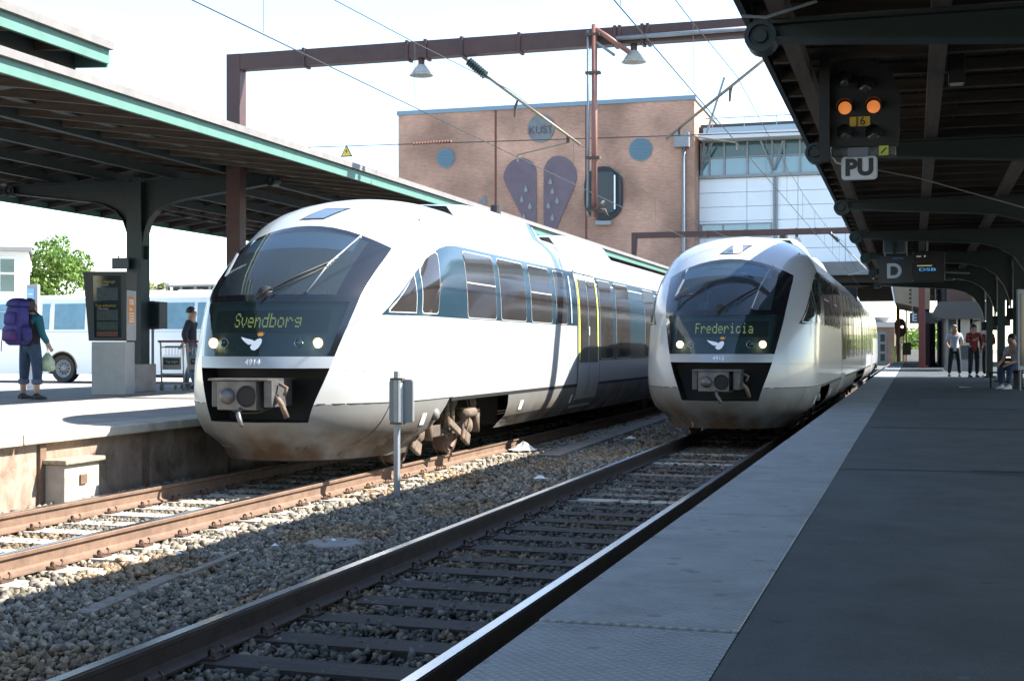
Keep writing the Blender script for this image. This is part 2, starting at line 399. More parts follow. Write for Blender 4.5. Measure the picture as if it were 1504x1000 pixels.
# road and forecourt behind the left platform
rd = MB().box(-120, -17.9, -70, 140, -.6, ZROAD).build('road', mat('road_asphalt_pale', (.30, .285, .265), .9, var=.2, scale=.8, bump=.2, bscale=60, world=True)); struct(rd)
kb = MB().box(-18.25, -17.9, -66, 150, ZROAD - .3, ZPL - .01).build('kerb', conc); struct(kb)
# ================================================================== trains
paint = mat('train_white_paint', (.37, .385, .395), .28, var=.05, scale=1.2, coat=.4)
silver = mat('train_silver_grey', (.20, .205, .20), .45, metal=.1, coat=.15)
# road dirt on the lower skirt: brown film with a shape of its own, low down on the panel
def add_dirt(m, z0, z1, dcol, amt=.85):
    n = m.node_tree.nodes; l = m.node_tree.links; b = n['Principled BSDF']
    tc = n.new('ShaderNodeTexCoord'); sp = n.new('ShaderNodeSeparateXYZ'); l.new(tc.outputs['Object'], sp.inputs[0])
    mr = n.new('ShaderNodeMapRange'); mr.inputs['From Min'].default_value = z1; mr.inputs['From Max'].default_value = z0; l.new(sp.outputs[2], mr.inputs['Value'])
    nz = n.new('ShaderNodeTexNoise'); nz.inputs['Scale'].default_value = 2.2; nz.inputs['Detail'].default_value = 8; l.new(tc.outputs['Object'], nz.inputs['Vector'])
    mu = n.new('ShaderNodeMath'); mu.operation = 'MULTIPLY'; l.new(mr.outputs[0], mu.inputs[0])
    mr2 = n.new('ShaderNodeMapRange'); mr2.inputs['From Min'].default_value = .3; mr2.inputs['From Max'].default_value = .6; mr2.inputs['To Min'].default_value = .35; l.new(nz.outputs['Fac'], mr2.inputs['Value'])
    l.new(mr2.outputs[0], mu.inputs[1])
    m2 = n.new('ShaderNodeMath'); m2.operation = 'MULTIPLY'; m2.inputs[1].default_value = amt; l.new(mu.outputs[0], m2.inputs[0])
    mx = n.new('ShaderNodeMix'); mx.data_type = 'RGBA'; l.new(m2.outputs[0], mx.inputs['Factor'])
    old = b.inputs['Base Color'].links
    if old: l.new(old[0].from_socket, mx.inputs[6])
    else: mx.inputs[6].default_value = b.inputs['Base Color'].default_value
    mx.inputs[7].default_value = (*dcol, 1); l.new(mx.outputs[2], b.inputs['Base Color'])
    r = n.new('ShaderNodeMapRange'); r.inputs['To Min'].default_value = b.inputs['Roughness'].default_value; r.inputs['To Max'].default_value = .9; l.new(m2.outputs[0], r.inputs['Value']); l.new(r.outputs[0], b.inputs['Roughness'])
add_dirt(silver, .38, .92, (.085, .05, .026), 1.0)
add_dirt(paint, .8, 1.15, (.35, .27, .18), .35)
band_grey = mat('train_front_grey', (.30, .32, .34), .4, metal=.3)
blue = mat('train_blue_band', (.017, .038, .055), .16, coat=.25)
black = mat('train_black_mask', (.008, .009, .011), .13, coat=.5)
recess_m = mat('coupler_recess_black', (.006, .006, .007), .7)
pane = mat('train_side_window', (.032, .029, .028), .07, var=.2, scale=1.6, coat=.15, spec=.5)
frame_m = mat('window_trim_grey', (.5, .52, .53), .4, metal=.3)
rubber = mat('black_rubber', (.012, .012, .012), .6)
wscreen = glass('windscreen_glass', (.70, .84, .90), .02, .22, (.10, .135, .155))
lglass = glass('lamp_panel_glass', (.7, .82, .84), .02, .15, (.05, .07, .07))
under = mat('underframe_black', (.015, .014, .013), .9)
bogie_m = mat('bogie_dust', (.21, .15, .105), .85, var=.5, scale=9, col2=(.06, .042, .03))
bogie_d = mat('bogie_dark', (.09, .065, .05), .8, var=.4, scale=9)
wheel_m = mat('wheel_steel', (.16, .10, .07), .6, metal=.3, var=.4, scale=6)
coup_m = mat('coupler_steel', (.15, .145, .14), .5, metal=.5, var=.4, scale=9)
yellow = mat('yellow_rail', (.75, .72, .06), .45)
roof_grey = mat('roof_unit_grey', (.20, .27, .33), .45, var=.15, scale=3)
cab_m = mat('cab_interior', (.16, .22, .27), .7)
desk_m = mat('cab_desk', (.34, .37, .37), .6)
blind_m = mat('sun_blind', (.30, .42, .47), .7)
lamp_on = mat('headlight_lit', (1, .9, .7), .3, emit=(1, .78, .45), estr=5)
lamp_off = mat('lamp_unlit', (.20, .22, .23), .15, metal=.6)
marker_on = mat('marker_light_lit', (1, .8, .7), .3, emit=(1, .72, .58), estr=3)
marker_off = mat('marker_lamp_glass', (.09, .13, .18), .15, coat=.3)
led = mat('display_led', (.3, .35, .05), .4, emit=(.50, .56, .17), estr=.13)
disp_m = mat('display_board', (.012, .022, .022), .5)
panel_m = mat('lamp_panel_backing', (.035, .07, .075), .5)
white_m = mat('white_print', (.85, .86, .87), .5, emit=None)
crown_m = mat('crown_print', (.62, .30, .05), .5)
num_m = mat('number_print', (.72, .74, .76), .5)

def hermite(tab):
    xs = [a for a, b in tab]; ys = [b for a, b in tab]; n = len(xs)
    d = [(ys[i + 1] - ys[i]) / (xs[i + 1] - xs[i]) for i in range(n - 1)]
    m = [d[0]] + [0 if d[i - 1] * d[i] <= 0 else 2 * d[i - 1] * d[i] / (d[i - 1] + d[i]) for i in range(1, n - 1)] + [d[-1]]
    def f(x):
        if x <= xs[0]: return ys[0]
        if x >= xs[-1]: return ys[-1]
        i = max(k for k in range(n - 1) if xs[k] <= x); h = xs[i + 1] - xs[i]; t = (x - xs[i]) / h
        return ((2 * t ** 3 - 3 * t * t + 1) * ys[i] + (t ** 3 - 2 * t * t + t) * h * m[i] + (-2 * t ** 3 + 3 * t * t) * ys[i + 1] + (t ** 3 - t * t) * h * m[i + 1])
    return f
PROF = hermite([(.2, .40), (.33, .32), (.45, .15), (.65, .03), (.85, 0.), (1.25, .03), (1.38, .06), (2.04, .32), (2.5, .80), (2.95, 1.45), (3.15, 1.85), (3.3, 2.3), (3.42, 2.9), (3.5, 3.7)])
WID = hermite([(.2, 1.04), (.33, 1.09), (.45, 1.25), (.6, 1.34), (.85, 1.40), (1.2, 1.415), (2.0, 1.41), (2.6, 1.36), (2.95, 1.24), (3.15, 1.08), (3.3, .88), (3.42, .58), (3.5, .02)])
LEN = hermite([(.2, 1.6), (.85, 1.85), (2.7, 1.8), (3.2, 1.25), (3.5, .8)])
MASK = hermite([(.2, .50), (.65, .60), (1.25, .80), (1.38, .83), (2.04, .96), (2.5, 1.0), (2.95, 1.02), (3.03, .98), (3.15, .90), (3.3, .76), (3.42, .46), (3.5, .015)])
ARCH = hermite([(2.06, 0), (2.5, .10), (2.95, .28), (3.15, .14), (3.38, 0)])
def surfY(x, z):
    q = min(1, abs(x) / max(WID(z), 1e-3)); return PROF(z) + LEN(z) * (1 - math.sqrt(max(0, 1 - q ** 2.1)))
def surfX(y, z):
    k = (y - PROF(z)) / LEN(z)
    if k >= 1: return WID(z)
    c = 1 - max(0, k); return WID(z) * (1 - c * c) ** (1 / 2.1)
ROWS = [.2, .28, .38, .5, .65, .75, .85, .98, 1.12, 1.25, 1.31, 1.38, 1.5, 1.65, 1.8, 1.92, 2.0, 2.04, 2.08, 2.2, 2.35, 2.5, 2.65, 2.8, 2.9, 2.95, 3.0, 3.06, 3.12, 3.18, 3.25, 3.32, 3.38, 3.43, 3.47, 3.5]
QC = [-1, -.93, -.86, -.78, -.66, -.5, -.33, -.16, 0, .16, .33, .5, .66, .78, .86, .93, 1]
CARL = 20.75; TL = 41.7

FONT57 = {'S': '01110100011000001110000011000101110', 'v': '00000000001000110001100010101000100', 'e': '00000000000111010001111111000001110', 'n': '00000000001011011001100011000110001',
          'd': '00001000010111110001100011000101111', 'b': '10000100001111010001100011000111110', 'o': '00000000000111010001100011000101110', 'r': '00000000001011011001100001000010000',
          'g': '00000000000111110001011110000101110', 'F': '11111100001000011110100001000010000', 'i': '00100000000110000100001000010001110', 'c': '00000000000111010000100001000101110', 'a': '00000000000111000001011111000101111'}

def front_point(q, z):
    zz = z - ARCH(z) * q * q; x = q * MASK(z); return (x, surfY(x, zz), zz)

def nose_parts(tr, mirror):
    """one tapered car with its cab end; mirror -> the far end of the unit"""
    fy = (lambda p: (p[0], TL - p[1], p[2])) if mirror else (lambda p: p)
    ncol = 9; half = []
    G = []                       # grid of points, rows x columns, from right rear (+x) round the nose to left rear
    for z in ROWS:
        a = ARCH(z); right = []
        w0 = MASK(z); z1 = z - a; wz = WID(z1)
        th0 = math.asin(min(1, (min(1, w0 / wz)) ** 1.05))
        for k in range(1, ncol + 1):
            f = k / ncol; th = th0 + (PI / 2 - th0) * f; zz = z - a * (1 - f)
            x = WID(zz) * math.sin(th) ** (1 / 1.05); y = PROF(zz) + LEN(zz) * (1 - math.cos(th)); right.append((x, y, zz))
        yend = PROF(z) + LEN(z)
        s1 = max(yend + .02, 2.0 + (z - .3) * 1.15) if z < .86 else max(2.75, yend + .02)
        for y in (s1, 5.0 if z < 3.2 else 5.2, 9.2, 14, CARL): right.append((WID(z), y, z))
        front = [front_point(q, z) for q in QC]
        left = [(-x, y, zz) for x, y, zz in right]
        G.append(list(reversed(left)) + front + right)
    nL = ncol + 5; nq = len(QC); tot = 2 * nL + nq
    parts = {}
    def cell(key, i, j):
        mb = parts.setdefault(key, MB()); q = [fy(G[i][j]), fy(G[i][j + 1]), fy(G[i + 1][j + 1]), fy(G[i + 1][j])]
        if mirror: q.reverse()
        o = len(mb.v); mb.v += q; mb.f.append((o, o + 1, o + 2, o + 3))
    for i in range(len(ROWS) - 1):
        za, zb = ROWS[i], ROWS[i + 1]; zm = (za + zb) / 2
        for j in range(tot - 1):
            infront = nL <= j < nL + nq - 1
            straight = j < 5 or j >= tot - 6      # behind S1
            if infront:
                q = abs((QC[j - nL] + QC[j - nL + 1]) / 2)
                if zm < .65: key = 'skirt'
                elif zm < 1.25: continue
                elif zm < 1.38: key = 'number_band'
                elif zm < 2.0: key = 'lamp_panel_glass' if q < .93 else 'front_mask'
                elif zm < 2.08: key = 'front_mask'
                elif zm < 2.95: key = 'windscreen' if (q < .78 and zm < 2.9) else 'front_mask'
                else: key = 'body_shell'
            elif zm < .85:
                if j < 4 or j >= tot - 5: continue
                key = 'skirt'
            else: key = 'body_shell'
            cell(key, i, j)
    mm = {'skirt': silver, 'body_shell': paint, 'number_band': band_grey, 'front_mask': black, 'windscreen': wscreen, 'lamp_panel_glass': lglass}
    res = {}
    for k, mb in parts.items():
        me = mb.mesh(k, mm[k], True)
        bm = bmesh.new(); bm.from_mesh(me); bmesh.ops.remove_doubles(bm, verts=bm.verts, dist=1e-4); bm.to_mesh(me); bm.free()
        o = bpy.data.objects.new(k, me); COL.objects.link(o); o.parent = tr; res[k] = o
    return res, fy

def side_patch(cols, side, off, nz, fy, mb, sl=0.0):
    """cols: list of (y, zlo, zhi) laid on the car side"""
    P = []
    for y, zl, zh in cols:
        row = []
        for k in range(nz + 1):
            z = zl + (zh - zl) * k / nz; yy = y + sl * (z - 1.9); x = surfX(yy, z) + off; row.append(fy((side * x, yy, z)))
        P.append(row)
    flip = (side > 0)
    mb.grid(P, flip=not flip if fy((0, 1, 0))[1] == 1 else flip)
def rr(y0, y1, z0, z1, r=.06):
    cols = [(y0, z0 + r, z1 - r), (y0 + r * .3, z0 + r * .3, z1 - r * .3), (y0 + r, z0, z1)]
    n = max(1, int((y1 - y0) / .5))
    for k in range(1, n): cols.append((y0 + r + (y1 - y0 - 2 * r) * k / n, z0, z1))
    return cols + [(y1 - r, z0, z1), (y1 - r * .3, z0 + r * .3, z1 - r * .3), (y1, z0 + r, z1 - r)]
arc_hi = hermite([(.98, 1.86), (1.4, 2.17), (1.84, 2.44), (2.27, 2.65), (2.7, 2.77), (3.1, 2.80)])   # front edge of the blue band

def build_train(label, X, Y0, dest, number, lit_front, marker_lit):
    tr = thing('diesel_train', label, 'train', (X, Y0, 0))
    for mirror in (False, True):
        res, fy = nose_parts(tr, mirror)
        # ----- blue window band and windows
        for side in (1, -1):
            ys = [.98, 1.01, 1.04, 1.08, 1.12, 1.17, 1.22, 1.3, 1.5, 1.7, 1.9, 2.1, 2.3, 2.5, 2.75, 3.1, 5, 7, 9.24]
            mb = MB(); side_patch([(y, 1.86, max(1.862, arc_hi(y))) for y in ys], side, .004, 10, fy, mb)
            side_patch([(y, 1.25, 2.79) for y in (10.9, 13, 15, 17, 20.6)], side, .004, 8, fy, mb)
            bd = mb.build('window_band', blue, tr, smooth=True)
            wins = [rr(3.3, 4.55, 1.88, 2.74), rr(4.78, 6.05, 1.88, 2.74), rr(6.35, 7.55, 1.88, 2.74), rr(7.85, 8.5, 1.88, 2.74, .04),
                    rr(11.02, 12.1, 1.28, 2.74), rr(12.42, 13.75, 1.28, 2.74), rr(15.35, 16.6, 1.28, 2.74), rr(17.0, 18.3, 1.28, 2.74), rr(18.7, 20.1, 1.28, 2.74)]
            wins.append([(y, 1.9, max(1.91, 1.885 + (y - 1.07) * .98)) for y in (1.10, 1.13, 1.18, 1.25, 1.35, 1.44, 1.54, 1.55)])
            wins.append([(1.69, 1.93, 2.38), (1.72, 1.9, 2.45), (1.85, 1.9, 2.56), (2.0, 1.9, 2.63), (2.11, 1.9, 2.66), (2.15, 1.93, 2.63)])
            for iw, c in enumerate(wins):
                sl = .29 if iw >= 9 else 0.0
                big = [(y + (.013 if i > len(c) / 2 else -.013 if i < len(c) / 2 - 1 else 0), zl - .013, zh + .013) for i, (y, zl, zh) in enumerate(c)]
                f1 = MB(); side_patch(big, side, .007, 6, fy, f1, sl); fo = f1.build('window_frame', frame_m, bd, smooth=True)
                f2 = MB(); side_patch(c, side, .010, 6, fy, f2, sl); f2.build('pane', pane, bd, smooth=True)
            for c in (wins[0], wins[2]):      # opening vent bar
                f3 = MB(); side_patch([(y, 2.325, 2.343) for y in (c[0][0], (c[0][0] + c[-1][0]) / 2, c[-1][0])], side, .013, 1, fy, f3); f3.build('vent_bar', frame_m, bd)
            # ----- double door
            d = MB(); side_patch([(y, .42, 2.80) for y in (9.26, 10, 10.88)], side, .006, 12, fy, d); door = d.build('door', paint, tr, smooth=True)
            for ya, yb in ((9.36, 10.03), (10.11, 10.78)):
                f2 = MB(); side_patch(rr(ya, yb, 1.22, 2.68, .04), side, .011, 8, fy, f2); f2.build('pane', pane, door, smooth=True)
            for y in (9.24, 10.07, 10.89): f2 = MB(); side_patch([(y - .012, .42, 2.82), (y + .012, .42, 2.82)], side, .014, 10, fy, f2); f2.build('door_seal', rubber, door)
            for y in (9.36, 10.76): f2 = MB(); side_patch([(y - .03, 1.26, 2.66), (y + .03, 1.26, 2.66)], side, .017, 8, fy, f2); f2.build('yellow_edge', yellow, door)
            f2 = MB(); side_patch([(9.3, 2.8, 2.86), (10.85, 2.8, 2.86)], side, .03, 1, fy, f2); f2.build('door_header', frame_m, door)
            f2 = MB(); side_patch([(10.03, 1.7, 1.86), (10.11, 1.7, 1.86)], side, .02, 1, fy, f2); f2.build('door_button', frame_m, door)
            f2 = MB(); side_patch([(8.72, 1.9, 2.7), (8.78, 1.9, 2.7)], side, .03, 4, fy, f2); f2.build('handrail', frame_m, tr)
            # side skirt behind the bogie
            sk = MB(); zs = [.3, .38, .5, .65, .80]
            P_ = [[fy((side * WID(z), y + (z - .3) * (-.5 if y < 6 else 0), z)) for z in zs] for y in (5.45, 8, 11, 14, 17.6)]
            sk.grid(P_, flip=(side > 0) == mirror); sk.build('side_skirt', silver, tr, smooth=True)
            sk = MB(); sk.grid([[fy((side * WID(z), y, z)) for z in (.805, .845)] for y in (2.7, 5, 10, 15, CARL - .1)], flip=(side > 0) == mirror); sk.build('skirt_gap', rubber, tr)
            if side == 1 or not mirror:
                for yq, zq, wq in ((1.75, .62, .13), (5.9, .62, .16), (9.0, .6, .1)):
                    f2 = MB(); side_patch([(yq, zq - .07, zq + .07), (yq + wq, zq - .07, zq + .07)], side, .006, 1, fy, f2); f2.build('notice_plate', white_m, tr)
                f2 = MB(); side_patch([(1.55, .42, .425), (2.0, .42, .425)], side, .02, 1, fy, f2); side_patch([(1.5, .425, .44), (2.0, .425, .44)], side, .02, 1, fy, f2); f2.build('grab_bar', coup_m, tr)
                Mx = T(*fy((side * (WID(.66) + .005), 2.2, .66))) @ RY(side * PI / 2)
                MB().lathe([(.0, .045), (.05, .04), (.075, .015), (.08, -.01)], 14, Mx).build('filler_cap', silver, tr, smooth=True)
        # ----- coupler recess
        b = MB(); n = 8
        def rim(q, z): return Vector(front_point(q, z))
        zs = [.65, .85, 1.05, 1.25]; qs = [-1, -.5, 0, .5, 1]
        def fb(p): return fy((p[0] * .97, p[1] if p[1] > .62 else .62, p[2]))
        for i in range(len(qs) - 1):
            for z, fl in ((.65, 0), (1.25, 1)):
                q1, q2 = rim(qs[i], z), rim(qs[i + 1], z); q4 = [fy(q1), fy(q2), fb(q2), fb(q1)]
                b.add(q4 if not fl else q4[::-1], [(0, 1, 2, 3)])
            for k in range(3):
                b.add([fb(rim(qs[i], zs[k])), fb(rim(qs[i + 1], zs[k])), fb(rim(qs[i + 1], zs[k + 1])), fb(rim(qs[i], zs[k + 1]))], [(0, 1, 2, 3)])
        for q in (-1, 1):
            for k in range(3):
                p1, p2 = rim(q, zs[k]), rim(q, zs[k + 1]); b.add([fy(p1), fy(p2), fb(p2), fb(p1)], [(0, 1, 2, 3)])
        b.build('coupler_recess', recess_m, tr)
        if not mirror:
            cp = MB().box(-.27, .20, -.26, -.02, .80, 1.12).build('coupler_head', coup_m, tr, bevel=.012)
            MB().box(-.36, .36, -.30, .4, 1.122, 1.142).build('coupler_plate', coup_m, cp)
            for x0, x1 in ((-.37, -.285), (.26, .36)):
                MB().box(x0, x1, -.2, .3, .83, 1.12).build('contact_box', mat('contact_box_grey', (.10, .10, .10), .5, metal=.4, var=.3, scale=8), cp, bevel=.01)
            Mx = T(-.14, -.26, .95) @ RX(PI / 2)
            MB().lathe([(.0, .10), (.04, .095), (.075, .05), (.09, .0)], 16, Mx).build('coupler_cone', coup_m, cp, smooth=True)
            Mx = T(.09, -.262, .95) @ RX(PI / 2)
            MB().lathe([(.12, .012), (.11, .014), (.10, .0), (.09, -.05)], 18, Mx).build('coupler_funnel', mat('funnel_black', (.01, .01, .01), .6), cp)
            MB().lathe([(.0, .004), (.10, .004)], 18, Mx).build('funnel_hole', recess_m, cp)
            MB().tube([(.0, -.2, .84), (.03, -.34, .76), (.1, -.4, .64)], .026, 8).build('release_handle', coup_m, cp, smooth=True)
            MB().tube([(-.3, 0, .84), (-.1, -.1, .76), (.15, -.1, .77), (.28, 0, .84)], .014, 6).build('hose', rubber, cp, smooth=True)
            MB().tube([(.36, -.1, .95), (.46, -.16, .86), (.5, -.12, .72)], .03, 8).build('hose', bogie_m, cp, smooth=True)
            MB().tube([(.38, -.05, 1.08), (.48, -.08, 1.04), (.44, -.06, .96)], .02, 6).build('hose', bogie_m, cp, smooth=True)
            MB().box(-.22, .15, .0, .62, .85, 1.05).build('coupler_shank', bogie_d, cp)
            for x in (-.62, -.52, .38, .46):
                MB().lathe([(.0, .006), (.024, .006), (.026, 0), (.032, -.004)], 12, T(x, surfY(x, .36) - .004, .36) @ RX(PI / 2)).build('skirt_bolt', bogie_d, tr)
            # ----- lamp panel: backing, display, lamps, emblem
            P_ = [[(q * MASK(z) * .985, surfY(q * MASK(z), z) + .07, z) for q in QC] for z in (1.38, 1.6, 1.8, 2.0)]
            bk = MB().grid(P_).build('lamp_panel', panel_m, tr, smooth=True)
            yb = lambda x, z: surfY(x, z) + .066
            P_ = [[(x, yb(x, z) - .006, z) for x in np.linspace(-.70, .72, 9)] for z in (1.645, 1.75, 1.90)]
            MB().grid(P_).build('display_board', disp_m, bk, smooth=True)
            dm = MB(); px = .0150; cw = 6 * px * 1.02; x0 = .06 - len(dest) * cw / 2
            for i, ch in enumerate(dest):
                bits = FONT57[ch]
                for r in range(7):
                    for c in range(5):
                        if bits[r * 5 + c] == '1':
                            x = x0 + i * cw + c * px; z = 1.865 - r * .0232; y = yb(x, z) - .012
                            dm.add([(x, y, z), (x + px * .86, y, z), (x + px * .86, y, z - .0205), (x, y, z - .0205)], [(3, 2, 1, 0)])
            dm.build('destination_text', led, bk)
            for sx in (-1, 1):
                for xx, on, r in ((.65, lit_front, .052), (.46, False, .046)):
                    x = sx * xx; z = 1.53; y = yb(x, z)
                    Mx = T(x, y - .005, z) @ RX(PI / 2)
                    MB().lathe([(r * 1.15, .0), (r * 1.2, .02), (r, .012), (r * .3, -.0)], 18, Mx).build('lamp_bezel', (mat('lamp_halo_glow', (.7, .5, .3), .3, emit=(1, .45, .12), estr=.45) if on else mat('lamp_chrome', (.7, .7, .7), .15, metal=1)), bk, smooth=True)  # ring round a lit lamp glows orange to imitate its halo
                    MB().lathe([(.0, .035), (r * .6, .03), (r * .98, .012)], 18, Mx).build('headlight' if on else 'tail_lamp', lamp_on if on else lamp_off, bk, smooth=True)
            # bird emblem and crown
            bird = [(-.24, .105), (-.16, .085), (-.06, .065), (-.01, .045), (.03, .075), (.075, .085), (.10, .06), (.095, .01), (.06, -.05), (.01, -.085), (-.04, -.075), (-.07, -.04), (-.045, .0), (-.10, -.005), (-.16, .03), (-.21, .07)]
            cx, cz = .0, 1.515
            mb = MB(); mb.add([(cx + p * .8, surfY(cx + p * .8, cz + q * .8) - .004, cz + q * .8) for p, q in bird], [tuple(range(len(bird)))]); mb.build('bird_emblem', white_m, bk)
            crown = [(.03, .115), (.10, .115), (.125, .165), (.095, .15), (.085, .18), (.065, .155), (.05, .18), (.035, .15), (.01, .165)]
            mb = MB(); mb.add([(cx + p * .8, surfY(cx + p * .8, cz + q * .8) - .004, cz + q * .8) for p, q in crown], [tuple(range(len(crown)))]); mb.build('crown_emblem', crown_m, bk)
            text('fleet_number', number, .085, num_m, tr, (-.0, surfY(.1, 1.315) - .004, 1.315), rot=(PI / 2 - .12, 0, 0), bold=.002, spacing=1.1)
            # ----- cab interior
            ci = MB()
            ci.add([(-1.15, 2.5, 1.2), (1.15, 2.5, 1.2), (1.05, 2.5, 3.1), (-1.05, 2.5, 3.1)], [(0, 1, 2, 3)])
            ci.add([(-.85, .75, 1.7), (.85, .75, 1.7), (1.1, 2.5, 1.7), (-1.1, 2.5, 1.7)], [(0, 1, 2, 3)])
            ci.build('cab_bulkhead', cab_m, tr)
            MB().box(-.80, .80, .66, 1.15, 1.9, 2.08).build('cab_desk', desk_m, tr, bevel=.03)
            MB().box(-.4, .1, 1.7, 1.85, 1.8, 2.55).build('driver_seat', mat('cab_seat', (.03, .04, .06), .8), tr, bevel=.05)
            P_ = [[(q * MASK(z) * .98, surfY(q * MASK(z), z - ARCH(z) * q * q) + .07, z - ARCH(z) * q * q * .6) for q in np.linspace(-.74, .70, 11)] for z in (2.66, 2.78, 2.88)]
            MB().grid(P_).build('sun_blind', blind_m, tr, smooth=True)
            # ----- wiper
            wp = lambda x, z, o=.03: (x, surfY(x, z) - o, z)
            wi = MB().lathe([(.0, .05), (.07, .045), (.10, .0)], 14, T(*wp(-.02, 2.09, -.02)) @ RX(PI / 2 - .4)).build('wiper', rubber, tr, smooth=True)
            a = MB(); a.tube([wp(-.06, 2.02, .06), wp(.0, 2.10, .06), wp(.26, 2.28), wp(.55, 2.47)], .011, 6); a.tube([wp(.06, 2.08, .05), wp(.3, 2.23), wp(.56, 2.42)], .007, 6); a.build('wiper_arm', rubber, wi, smooth=True)
            MB().tube([wp(.69, 2.83, .015), wp(.55, 2.45, .022), wp(.47, 2.10, .015)], .011, 6).build('wiper_blade', mat('wiper_blade_metal', (.35, .36, .36), .35, metal=.7), wi, smooth=True)
            # small mirror reflections: mirror bracket inside the driver's glass
            MB().tube([(-.80, .95, 2.2), (-.82, .93, 2.33), (-.70, 1.0, 2.6)], .016, 6).build('mirror_bracket', frame_m, tr)
            # ----- roof marker lamp
            P_ = []; P2 = []
            for z, xa, xb in ((3.055, -.16, .12), (3.13, -.09, .19), (3.20, -.02, .26)):
                P_.append([(x, surfY(x, z) - .006, z + .004) for x in np.linspace(xa, xb, 4)]); P2.append([(x, surfY(x, z) - .004, z + .002) for x in np.linspace(xa - .025, xb + .025, 4)])
            fr_ = MB().grid([[(x, surfY(x, z) - .0035, z + .0015) for x in np.linspace(xa - .03, xb + .03, 4)] for z, xa, xb in ((3.04, -.175, .105), (3.13, -.09, .19), (3.215, -.005, .275))]).build('marker_frame', rubber, tr, smooth=True)
            MB().grid(P_).build('marker_lamp', marker_off, fr_, smooth=True)
            if marker_lit:
                MB().lathe([(.0, .07), (.04, .06), (.066, .03), (.072, -.03)], 18, T(.08, surfY(.08, 3.13) - .02, 3.17) @ RX(PI / 2 - .25)).build('marker_light', marker_on, fr_, smooth=True)
            # seam line in the paint of the nose
            for side in (1, -1):
                f2 = MB(); side_patch([(y, 1.222, 1.228) for y in np.linspace(.45, 3.0, 14)], side, .003, 1, fy, f2); f2.build('panel_seam', mat('seam_grey', (.30, .30, .29), .6), tr)
                f2 = MB(); side_patch([(y, .846, .857) for y in np.linspace(.22, 2.74, 18)], side, .003, 1, fy, f2); f2.build('skirt_seam', rubber, tr)
                f2 = MB(); side_patch([(1.42, .24, .84), (1.432, .24, .84)], side, .003, 8, fy, f2, .4); f2.build('skirt_joint', rubber, tr)
        # ----- underframe and bogies
        uf = MB(); uf.box(-1.1, 1.1, *sorted((fy((0, 5.6, 0))[1], fy((0, 17.5, 0))[1])), .34, .9); uf.box(-1.2, 1.2, *sorted((fy((0, 1.9, 0))[1], fy((0, CARL - .2, 0))[1])), .93, 1.1)
        uf.build('underframe', under, tr)
        for yc in ((3.35, 19.4) if not mirror else (3.35,)):
            yc = fy((0, yc, 0))[1]
            for ya in (yc - .95, yc + .95):
                ax = MB().tube([(-.8, ya, .385), (.8, ya, .385)], .07, 10).build('axle', bogie_d, tr)
                for sx in (-1, 1):
                    MB().lathe([(.0, .0), (.15, .0), (.17, -.03), (.32, -.03), (.34, .0), (.383, .0), (.385, -.11), (.41, -.115), (.41, -.14), (.0, -.14)], 28, T(sx * .80, ya, .386) @ RY(sx * PI / 2)).build('wheel', wheel_m, ax, smooth=True, angle=.6)
            for sx in (-1, 1):
                x = sx * 1.02
                f = MB(); f.bar((x, yc - 1.5, .56), (x, yc - .5, .40), .12, .14); f.bar((x, yc - .5, .40), (x, yc + .5, .40), .12, .16); f.bar((x, yc + .5, .40), (x, yc + 1.5, .56), .12, .14)
                fr_ = f.build('bogie_frame', bogie_d, tr, bevel=.015)
                for ya in (yc - .95, yc + .95):
                    MB().lathe([(.0, .11), (.08, .1), (.13, .05), (.14, -.08)], 14, T(x, ya, .40) @ RY(sx * PI / 2)).build('axle_box', bogie_m, fr_, smooth=True)
                    MB().lathe([(.07, .0), (.1, .02), (.07, .05), (.1, .07), (.07, .1), (.1, .12), (.07, .15), (.1, .17), (.07, .2)], 12, T(x + sx * .02, ya - .24, .46)).build('spring', bogie_m, fr_, smooth=True)
                    MB().tube([(x + sx * .1, ya + .22, .30), (x + sx * .1, ya + .22, .62)], .05, 10).build('damper', bogie_m, fr_, smooth=True)
                    MB().bar((x + sx * .08, ya - .34, .32), (x + sx * .08, ya - .05, .20), .06, .16).build('brake_calliper', bogie_m, fr_, bevel=.02)
                    MB().tube([(x + sx * .12, ya - .3, .82), (x + sx * .14, ya - .18, .62), (x + sx * .1, ya - .12, .42), (x + sx * .1, ya - .3, .22)], .014, 6).build('sand_pipe', bogie_m, fr_, smooth=True)
                for dy in (-.12, .08):
                    MB().tube([(x + sx * .12, yc + dy, .42), (x + sx * .12, yc + dy, .80)], .042, 10).build('damper', bogie_m, fr_, smooth=True)
                MB().tube([(x + sx * .2, yc + .28, .60), (x + sx * .2, yc + .75, .60)], .07, 12).build('brake_cylinder', bogie_m, fr_, smooth=True)
                MB().bar((x + sx * .14, yc - .1, .52), (x + sx * .14, yc + .35, .34), .05, .09).build('link_arm', bogie_m, fr_, bevel=.01)
                MB().lathe([(.13, -.2), (.15, -.1), (.15, .1), (.13, .2)], 14, T(x - sx * .05, yc + .25, .76) @ RX(PI / 2), caps=True).build('air_spring', bogie_d, fr_, smooth=True)
                for k in range(5):
                    MB().tube([(x + sx * .18, yc + .62 + .06 * k, .84), (x + sx * .2, yc + .66 + .05 * k, .7), (x + sx * .16, yc + .72 + .03 * k, .58)], .011, 5).build('cable', bogie_m, fr_)
